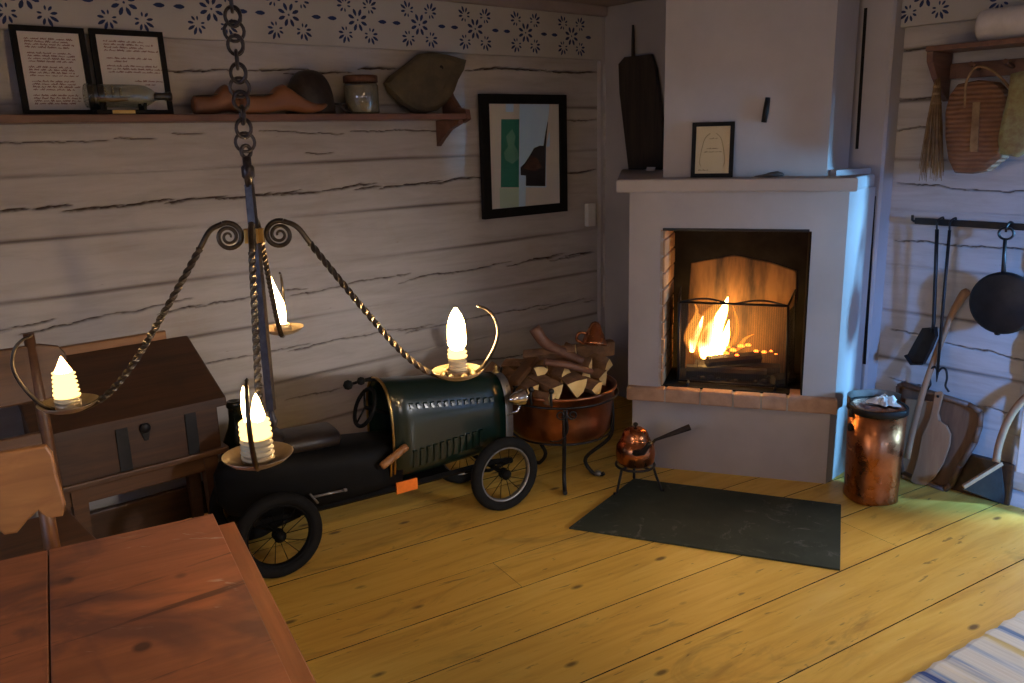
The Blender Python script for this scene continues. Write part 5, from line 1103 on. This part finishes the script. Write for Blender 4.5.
# dark weathered board leaning in the corner
bx = 3.655
bo = [on_x(x, y, bx) for x, y in ((618, 53), (624, 45), (629, 49), (632, 53), (640, 55), (650, 54), (655, 70), (660, 110), (662.5, 140), (663, 176), (628, 176), (624, 140), (619, 95))]
zmin = min(p.z for p in bo)
for p in bo: p.z = 1.401+(p.z-zmin)*(2.02-1.401)/(max(q_.z for q_ in bo)-zmin)
bd = thing('weathered_board', (bx, sum(p.y for p in bo)/len(bo), 1.40), 'dark weathered wooden board leaning upright in the corner left of the chimney', 'board')
mb = MB(); mb.slab(bo, (.028, 0, 0), bev=.2); part(bd, 'board', mb, M['wood_board'])
mb = MB(); a, b = on_x(633, 56, bx+.012), on_x(633, 25, bx+.012); mb.tube([a-V((0, 0, .03)), a.lerp(b, .5), b], [.010, .009, .006], 8); part(bd, 'peg', mb, M['wood_board'])
mb = MB(); c = on_x(651, 176.5, 3.50); lb = on_x(650, 174.5, 3.56); lb.z = 1.401; mb.slab([lb+V((0, -.03, 0)), lb+V((0, .03, 0)), lb+V((.008, .03, .020)), lb+V((.008, -.03, .020))], (.003, 0, 0), bev=.1); single('paper_label', mb, M['paper'], 'tiny white paper label standing at the foot of the dark board', 'label')
# ================================================================== RIGHT WALL: SHELF WITH PEGS
rs_ = thing('peg_shelf', (3.7, 1.2, 1.80), 'brown wooden shelf with a rail for hanging things on the bluish log wall', 'shelf')
yb = on_x(929, 45, 3.62).y; zt2 = on_x(931, 46, 3.60).z
mb = MB(); mb.slab([V((3.595, yb, zt2-.02)), V((3.595, 1.235, zt2-.02)), V((3.785, 1.235, zt2-.02)), V((3.785, yb, zt2-.02))], (0, 0, .02), bev=.15); part(rs_, 'board', mb, M['shelfwood'])
for y in (yb-.002, 1.262):
    mb = MB(); mb.slab([V((x, y, z)) for x, z in ((3.785, zt2-.021), (3.60, zt2-.021), (3.605, zt2-.06), (3.66, zt2-.12), (3.74, zt2-.19), (3.785, zt2-.215))], (0, -.026, 0), bev=.12); part(rs_, 'end_bracket', mb, M['shelfwood'])
mb = MB(); zr_ = on_x(980, 69, 3.76).z; mb.slab([V((3.765, yb-.03, zr_-.032)), V((3.765, 1.24, zr_-.032)), V((3.765, 1.24, zr_+.03)), V((3.765, yb-.03, zr_+.03))], (.02, 0, 0), bev=.12); part(rs_, 'peg_rail', mb, M['shelfwood'])
for px in (938, 972, 1006):
    y = on_x(px, 72, 3.70).y; mb = MB(); mb.tube([V((3.765, y, zr_)), V((3.70, y, zr_+.012)), V((3.68, y, zr_+.018))], [.008, .008, .010], 8); part(rs_, 'peg', mb, M['shelfwood'])
# roll of white cloth on the shelf
a, b = on_x(981, 30, 3.68), on_x(1022, 26, 3.68); r = .062; mb = MB(); R = axis_frame((0, -1, 0)); c = V((3.69, a.y+.005, zt2+r+.001)); L = .225
mb.lathe([(r*.55, .004), (r*.85, -.002), (r*.98, .006), (r, .02), (r*1.01, L*.5), (r, L-.02), (r*.97, L-.004), (r*.8, L)], c, 30, R); rl = single('cloth_roll', mb, M['white_cloth'], 'white rolled-up cloth lying on the brown peg shelf', 'cloth')
mb = MB()
for k in range(4): mb.lathe([(r*(.80-.2*k), L-.002), (r*(.72-.2*k), L+.003), (r*(.64-.2*k), L-.004)], c, 24, R)
mb.lathe([(r*.6, L-.008), (.0001, L-.008)], c, 20, R); part(rl, 'inner_winding', mb, M['wood_mid'])
# straw whisk
wt, wb_ = on_x(937, 84, 3.675), on_x(934, 180, 3.66); wk = thing('straw_whisk', wt, 'thin straw whisk broom hanging at the left end of the peg shelf', 'whisk broom')
mb = MB(); rr = random.Random(5)
for k in range(90):
    a = rr.uniform(0, 2*PI); r0_ = .010*math.sqrt(rr.random()); r1_ = r0_*4.2+rr.uniform(0, .012); Lk = rr.uniform(.82, 1.02)
    t0 = wt+V((r0_*math.cos(a), r0_*math.sin(a), rr.uniform(-.005, .03))); t1 = wt+(wb_-wt)*Lk+V((min(r1_*math.cos(a), .06), r1_*math.sin(a)*1.0+.012, 0)); mid = t0.lerp(t1, .45)+V((0, -.004*math.cos(a), 0))
    mb.tube([t0, t0.lerp(t1, .2), mid, t1], [.0016, .0018, .0017, .0012], 4)
part(wk, 'straws', mb, M['straw'])
for f in (.03, .10, .2): mb = MB(); mb.lathe([(.013+f*.03, -.005), (.0155+f*.03, 0), (.013+f*.03, .005)], wt+(wb_-wt)*f, 14); part(wk, 'binding', mb, M['straw'])
mb = MB(); mb.tube([wt+V((-.002, 0, .02)), wt+V((.02, 0, .06)), wt+V((.035, .0, .075))], .003, 6); part(wk, 'hanging_loop', mb, M['straw'])
# woven birch-bark carrier
ol = [(958, 84), (978, 80), (996, 82), (1006, 92), (1010, 112), (1008, 140), (1004, 158), (988, 171), (972, 174), (955, 173), (949, 160), (946, 138), (946, 112), (950, 95)]
P = [on_x(x, y, 3.655) for x, y in ol]; cen = sum(P, V())/len(P)
bk = thing('woven_basket', cen, 'flat octagonal woven bark carrier hanging from the peg shelf', 'basket')
def wv():
    m, nt, b, o = _new('woven_bark'); v = _coord(nt)
    w = nt.nodes.new('ShaderNodeTexWave'); w.bands_direction = 'Z'; w.inputs['Scale'].default_value = 17; w.inputs['Distortion'].default_value = 1.2; nt.links.new(v, w.inputs['Vector'])
    f = _noise(nt, v, 14, 4); col = _ramp(nt, f, [(.3, (.17, .075, .035)), (.7, (.27, .125, .06))]); col = _mix(nt, col, (.10, .045, .022), _ramp(nt, w.outputs['Fac'], [(.15, .4), (.45, 0.)]))
    nt.links.new(col, b.inputs['Base Color']); b.inputs['Roughness'].default_value = .75; _bump(nt, b, w.outputs['Fac'], .6, .01); return m
mb = MB(); rs = []
for k, x in ((.55, 3.628), (.85, 3.632), (.97, 3.642), (1., 3.66), (1., 3.70), (.95, 3.712)): rs.append([V((x, cen.y+(p.y-cen.y)*k, cen.z+(p.z-cen.z)*k)) for p in P])
mb.rings(rs, smooth=False); part(bk, 'body', mb, wv())
mb = MB(); s0_, s1_ = on_x(977, 102, 3.624), on_x(974, 152, 3.624); mb.slab([s0_+V((0, -.014, 0)), s0_+V((0, .014, 0)), s1_+V((0, .016, 0)), s1_+V((0, -.016, 0))], (-.006, 0, 0), bev=.3); part(bk, 'strap', mb, M['straw'], 'pale strap down the middle')
mb = MB(); mb.tube(smooth_path([on_x(965, 108, 3.632), on_x(966, 84, 3.632), on_x(974, 69, 3.65), on_x(984, 67, 3.66), on_x(998, 75, 3.645), on_x(1012, 92, 3.632), on_x(1013, 106, 3.64)], 6), .0055, 8); part(bk, 'handle', mb, M['straw'])
# pale knitted mitten-like cloth at the frame edge
P = [on_x(x, y, 3.64) for x, y in ((1013, 74), (1030, 70), (1040, 90), (1034, 150), (1020, 157), (1002, 154), (1000, 140), (1005, 115), (1010, 95))]; cen = sum(P, V())/len(P)
mb = MB(); rs = []
for k, x in ((.5, 3.60), (.85, 3.606), (1., 3.618), (1., 3.622)): rs.append([V((x, cen.y+(p.y-cen.y)*k, cen.z+(p.z-cen.z)*k)) for p in P])
mb.rings(rs); single('hanging_cloth', mb, MAT('knit_cloth', (.30, .28, .13), (.22, .15, .07), .9, scale=30, bump=.8), 'pale greenish knitted cloth hanging over the right side of the woven carrier', 'cloth')
# ================================================================== IRON RAIL WITH TOOLS
XR = 3.745
r0_, r1_ = on_x(915, 220, XR), on_x(1024, 228, XR); zr2 = (r0_.z+r1_.z)/2
rr_ = thing('tool_rail', (XR, 1.3, zr2), 'flat black iron rail fixed across the log wall', 'tool rail')
mb = MB(); mb.box((XR, (r0_.y+1.235)/2, zr2), (.010, r0_.y-1.235, .028), bev=.003); mb.tube([V((XR, r0_.y, zr2-.004)), V((XR-.004, r0_.y+.010, zr2+.004)), V((XR-.01, r0_.y+.008, zr2+.024))], .006, 8); part(rr_, 'bar', mb, M['iron'])
mb = MB()
for y in (1.62, 1.245): mb.tube([V((XR+.003, y, zr2)), V((3.79, y, zr2))], .007, 8)
part(rr_, 'standoff', mb, M['iron'])
XT = 3.700
def hook(y): 
    mb = MB(); mb.tube(smooth_path([V((XR+.008, y, zr2+.012)), V((XR, y, zr2+.022)), V((XT, y, zr2+.012)), V((XT-.004, y, zr2-.012)), V((XT, y, zr2-.03))], 4), .0045, 6); return mb
def tool(name, label, cat, y): return thing(name, (XT, y, zr2), label, cat)
# ash shovel
p0, p1 = on_x(937.5, 224, XT), on_x(933.5, 328, XT); t = tool('ash_shovel', 'black iron ash shovel with an angular blade hanging from the iron rail', 'shovel', p0.y)
mb = hook(p0.y); mb.tube([V((XT, p0.y, zr2-.026)), p0.lerp(p1, .5), p1.lerp(p0, .05), p1-V((0, -.003, .02))], [.0085, .0085, .0085, .008], 8); part(t, 'handle', mb, M['iron'])
P = [on_x(x, y, XT) for x, y in ((922, 328), (937, 327), (938, 336), (932, 350), (925, 364), (913, 364), (907, 355), (913, 344))]; mb = MB(); mb.slab(P, (.006, 0, 0), bev=.3)
for a, b in zip(P[1:6], P[2:7]): mb.prism([a, b, b+V((-.028, 0, 0)), a+V((-.028, 0, 0))], (P[7]-a).normalized()*.003)
mb.prism([P[5], P[6], P[6]+V((-.02, 0, 0)), P[5]+V((-.02, 0, 0))], (0, 0, .003)); part(t, 'blade', mb, M['iron'])
# three-pronged poker
p0, p1 = on_x(950, 226, XT), on_x(937.5, 372, XT); t = tool('fire_fork', 'thin black iron fire fork with curled prongs hanging from the rail', 'fire fork', p0.y)
mb = hook(p0.y); mb.tube([V((XT, p0.y, zr2-.026)), p0.lerp(p1, .5), p1], [.007, .0068, .0065], 8); part(t, 'rod', mb, M['iron'])
mb = MB(); mb.tube([p1, on_x(936.5, 382, XT)], [.007, .002], 8); part(t, 'prong', mb, M['iron'])
for pts in (((938, 372), (935, 367), (931, 369), (929.5, 376), (930.5, 384), (928, 389)), ((938, 372), (942, 368), (946, 370), (947, 378), (945.5, 386), (949, 392))):
    mb = MB(); mb.tube(smooth_path([on_x(x, y, XT) for x, y in pts], 5), .0048, 7); part(t, 'prong', mb, M['iron'])
# round cast iron wafer pan
XP = 3.682; p0, p1, pc = on_x(1005, 230, XP), on_x(1003.5, 272, XP), on_x(1003, 303, XP); R_ = .128
t = thing('wafer_iron', (XP, pc.y, pc.z), 'round black cast iron wafer pan hanging by a ring from the rail', 'pan')
mb = MB(); rg = V((XP+.012, p0.y, zr2-.018)); 
for s_ in (0, 1): mb.tube([rg+V((.006*s_, .028*math.cos(a), .024*math.sin(a)-.006)) for a in np.linspace(0, 2*PI, 21)[:-1]], .0042, 6, closed=True)
mb.tube([V((XR+.006, p0.y, zr2+.014)), V((XR-.02, p0.y, zr2+.02)), V((XP+.01, p0.y, zr2+.004)), V((XP+.012, p0.y, zr2-.018))], .005, 6); part(t, 'ring', mb, M['iron'])
mb = MB(); mb.tube([rg-V((0, 0, .028)), p0.lerp(p1, .6), p1, V((XP, pc.y, pc.z+R_-.01))], [.0075, .0075, .010, .014], 8); part(t, 'handle', mb, M['iron'])
mb = MB(); mb.lathe([(.0001, -.016), (R_*.5, -.015), (R_*.9, -.012), (R_, -.006), (R_, .001), (R_*.99, .002), (R_, .004), (R_, .010), (R_*.9, .016), (.0001, .020)], V((XP, pc.y, pc.z)), 44, axis_frame((-1, 0, 0))); part(t, 'plates', mb, M['iron'])
mb = MB(); e = on_x(997, 335, XP); mb.tube([V((XP, pc.y, pc.z))+(e-pc)*.82, V((XP, pc.y, pc.z))+(e-pc)*.98, e], [.016, .012, .007], 8); part(t, 'latch', mb, M['iron'])
# ================================================================== THINGS LEANING ON THE RIGHT WALL
def lean_x(pts, za, xa, zb_, xb):
    """pixels on a plane leaning on the wall: x = xa at z = za, xb at z = zb_"""
    s = (xb-xa)/(zb_-za); nrm = (1, 0, -s); return [on_p(x, y, (xa, 0, za), nrm) for x, y in pts], V((1, 0, -s)).normalized()
def stretch(P, lo, to):
    hi = max(p.z for p in P); return [V((p.x, p.y, to+(p.z-lo)*(hi-to)/(hi-lo))) for p in P]
# big brown trough-like wooden tray
P, nn = lean_x(((900, 386), (905, 384), (970, 404), (982, 411), (981, 425), (976, 440), (962, 462), (953, 480), (946, 485), (905, 468), (900, 440)), .04, 3.722, .45, 3.758)
lw_ = min(p.z for p in P); P = stretch(P, lw_, .006); cen = sum(P, V())/len(P)
t = thing('wooden_tray', V((cen.x, cen.y, .0)), 'large dark brown wooden tray leaning against the log wall behind the bread board', 'tray')
mb = MB(); mb.slab(P, nn*.014, bev=.25); part(t, 'bottom', mb, M['wood_tray'])
mb = MB()
for i in range(len(P)):
    a, b = P[i], P[(i+1) % len(P)]; mb.tube([a-nn*.012, b-nn*.012], .013, 8)
part(t, 'rim', mb, M['wood_tray'])
# second, paler board behind and the paddle-shaped bread board
P, nn = lean_x(((905, 398), (935, 402), (941, 420), (931, 456), (918, 472), (903, 468)), .04, 3.700, .45, 3.742); lw_ = min(p.z for p in P); P = stretch(P, lw_, .004)
mb = MB(); mb.slab(P, nn*.012, bev=.3); single('chopping_board', mb, M['wood_peel'], 'plain pale board half hidden between the copper box and the bread board', 'board')
P, nn = lean_x(((934.5, 392), (941, 391.5), (943, 394), (938, 412), (939, 417), (947, 422), (951, 430), (950, 440), (944, 455), (935, 468), (926, 474), (916, 473), (911, 470), (918, 450), (922, 430), (930, 414), (932, 405)), .04, 3.678, .45, 3.724); lw_ = min(p.z for p in P); P = stretch(P, lw_, .003)
t = single('bread_board', mb := MB().slab(P, nn*.014, bev=.3), M['wood_peel'], 'paddle-shaped pale wooden bread board with a hole in its handle', 'bread board')
hc_ = on_p(938, 396.5, P[0]-nn*.002, nn); mb = MB(); mb.lathe([(.0001, 0), (.006, 0), (.006, -.002), (.0001, -.002)], hc_, 12, axis_frame(nn)); part(t, 'hanging_hole', mb, M['soot'])
# long wooden handle (baker's peel) leaning across
a, b = on_x(967, 291, 3.75), on_x(917, 402, 3.66); pts = [on_x(968, 290, 3.752), on_x(962, 297, 3.748), on_x(952, 314, 3.744), on_x(945, 332, 3.738), on_x(937, 352, 3.725), on_x(925, 386, 3.69), on_x(914, 425, 3.668), on_x(907, 458, 3.65)]
t = thing('oven_peel', pts[-1], 'long pale wooden peel handle leaning up the wall beside the ash shovel', 'oven peel')
mb = MB(); mb.tube(smooth_path(pts, 4), [.012, .018, .020, .020, .019, .018, .0165, .015, .014, .014, .0135, .0135, .0135, .0135, .0135, .0135, .0135, .0135, .0135, .0135, .0135, .0135, .0135, .0135, .0135, .014, .014, .014, .014], 10); part(t, 'handle', mb, M['wood_peel'])
# black round brush
c = on_z(912, 472, .0)+V((.02, .02, 0)); mb = MB(); mb.lathe([(.0001, 0), (.045, .002), (.052, .02), (.048, .055), (.030, .08), (.014, .095), (.012, .14), (.0001, .145)], c, 18); single('hearth_brush', mb, M['bristle'], 'black bristle brush on the floor beside the copper box', 'brush')
# wooden dust scoop with a curved handle
e0, e1_ = on_x(963, 487, 3.575), on_x(1002, 463, 3.70)
t = thing('wooden_scoop', on_z(990, 497, 0), 'wooden scoop with a black blade and a long curved handle leaning at the wall', 'scoop')
mb = MB(); d = (e1_-e0).normalized(); R = frame3(d, axis_frame(d).col[0], axis_frame(d).col[1]); mb.box((e0+e1_)/2, ((e1_-e0).length, .016, .018), R, bev=.004); part(t, 'lip', mb, M['wood_peel'])
f0, f1 = on_z(972, 494, .004), on_z(1016, 496, .004); f1 = V((3.74, f1.y, .004))
mb = MB(); P = [e0-V((0, 0, .01)), e1_-V((0, 0, .01)), f1+V((0, 0, .05)), f1, f0]; mb.slab(P, V((.5, .6, -.2)).normalized()*.012, bev=.3); part(t, 'blade', mb, M['iron'])
hp_ = [on_x(996, 462, 3.68), on_x(999, 445, 3.70), on_x(1006, 425, 3.715), on_x(1016, 408, 3.725), on_x(1030, 394, 3.735), on_x(1050, 384, 3.74)]
mb = MB(); mb.tube(smooth_path(hp_, 4), .0155, 10); part(t, 'handle', mb, M['wood_peel'])
# ================================================================== RAG RUG
RA = V((2.249, .939, 0)); ra = (V((2.911, .853, 0))-RA); ra.normalize(); rb_ = V((ra.y, -ra.x, 0)); rb_ = rb_ if rb_.y < 0 else -rb_
def rug_mat():
    m, nt, b, o = _new('rag_rug'); g = nt.nodes.new('ShaderNodeTexCoord'); mp = nt.nodes.new('ShaderNodeMapping'); mp.inputs['Rotation'].default_value = (0, 0, -math.atan2(ra.y, ra.x)); nt.links.new(g.outputs['Object'], mp.inputs[0])
    sp = nt.nodes.new('ShaderNodeSeparateXYZ'); nt.links.new(mp.outputs[0], sp.inputs[0])
    m1 = nt.nodes.new('ShaderNodeMapping'); m1.inputs['Scale'].default_value = (38, 2.0, 1); nt.links.new(mp.outputs[0], m1.inputs[0]); f = _noise(nt, m1.outputs[0], 1., 3, .5)
    m2 = nt.nodes.new('ShaderNodeMapping'); m2.inputs['Scale'].default_value = (9, .15, 1); nt.links.new(mp.outputs[0], m2.inputs[0]); f2 = _noise(nt, m2.outputs[0], 1., 2, .4)
    base = _ramp(nt, f2, [(.36, (.05, .09, .26)), (.44, (.22, .32, .50)), (.50, (.66, .64, .58)), (.58, (.70, .66, .60)), (.66, (.58, .46, .22))])
    col = _mix(nt, base, (.72, .69, .63), _ramp(nt, f, [(.45, 0.), (.62, .8)])); nt.links.new(col, b.inputs['Base Color']); b.inputs['Roughness'].default_value = .95; b.inputs['Specular IOR Level'].default_value = .1
    _bump(nt, b, f, .8, .006); return m
mb = MB(); n = 60; rs = []
for i in range(n+1):
    a = i/n*1.6-.12; row = []
    for b_, z in ((.0, .001), (.0, .007), (.012, .010), (.7, .010), (.72, .006), (.72, .001)):
        row.append(RA+ra*a+rb_*(b_+.004*math.sin(i*1.7)*(1 if b_ < .1 else 0))+V((0, 0, z+.0012*math.sin(i*2.1)*(1 if .005 < z else 0))))
    rs.append(row)
mb.rings(rs, True, False, smooth=False)
rug = single('rag_rug', mb, rug_mat(), 'blue and white striped rag rug lying on the floor at the lower right', 'rug')
# ================================================================== LIGHT
sc_n = bpy.context.scene
def area(name, loc, tgt, sx_, sy_, col, en):
    l = bpy.data.lights.new(name, 'AREA'); l.shape = 'RECTANGLE'; l.size = sx_; l.size_y = sy_; l.color = col; l.energy = en
    o = bpy.data.objects.new(name, l); COL.objects.link(o); o.location = loc; o.rotation_euler = (V(tgt)-V(loc)).to_track_quat('-Z', 'Y').to_euler(); return o
area('daylight_door', (4.47, -1.75, 1.5), (3.5, 1.7, .8), .34, .6, LE['sidec'], LE['side'])
area('back_window_fill', (-.8, -2.7, 1.75), (.3, 0, 1.1), 1.4, 1.2, LE['backc'], LE['back'])  # added warm-tinted fill outside the left back window, lifts the walls
area('daylight_far_window', (2.15, -3.9, 1.62), (3.2, 1.8, .9), .9, .7, LE['beamc'], LE['beam'])
area('right_logs_fill', (1.0, -3.9, 1.78), (3.6, 1.5, .7), .6, .6, LE['lowc'], LE['low'])  # extra blue lamp added to tint the lower right-hand logs
area('daylight_left_window', (-2.9, .85, 1.75), (3.6, 2.6, .9), 1.2, 1.0, LE['leftc'], LE['left'])
area('daylight_door_high', (5.1, .15, 2.35), (3.0, .95, .0), .8, .8, LE['highc'], LE['high'])
area('left_wall_fill', (3.60, -4.6, 1.80), (2.2, 3.6, .9), .40, .40, LE['wallc'], LE['wall'])  # extra lamp added outside the right back window to brighten the left wall
pl_ = bpy.data.lights.new('warm_fill', 'POINT'); pl_.energy = LE['warm']; pl_.color = (1., .78, .56); pl_.shadow_soft_size = .16; po_ = bpy.data.objects.new('warm_fill', pl_); COL.objects.link(po_); po_.location = (1.30, .10, 2.1)  # added warm fill without a fixture, lifts floor and walls
w = bpy.data.worlds.new('sky'); sc_n.world = w; w.use_nodes = True; bg = w.node_tree.nodes['Background']; bg.inputs[0].default_value = (.38, .56, 1., 1); bg.inputs[1].default_value = LE['sky']
# ================================================================== CAMERA
cd = bpy.data.cameras.new('camera'); cam = bpy.data.objects.new('camera', cd); COL.objects.link(cam)
cr_, cu_, cbk = RW @ np.array([1., 0, 0]), RW @ np.array([0, -1., 0]), RW @ np.array([0, 0, -1.])
cam.matrix_world = Matrix(((cr_[0], cu_[0], cbk[0], 0), (cr_[1], cu_[1], cbk[1], 0), (cr_[2], cu_[2], cbk[2], EYE), (0, 0, 0, 1)))
cd.sensor_width = 36; cd.lens = FPX/1024*36; cd.clip_start = .01
sc_n.camera = cam
vs = sc_n.view_settings; sc_n.display_settings.display_device = 'sRGB'; vs.view_transform = 'Standard'; vs.look = 'None'; vs.gamma = 1; vs.use_curve_mapping = False; vs.exposure = LE['exp']
cy = sc_n.cycles; cy.max_bounces = 8; cy.diffuse_bounces = 4; cy.glossy_bounces = 4; cy.transparent_max_bounces = 16; cy.sample_clamp_indirect = 6; cy.caustics_reflective = False; cy.caustics_refractive = False
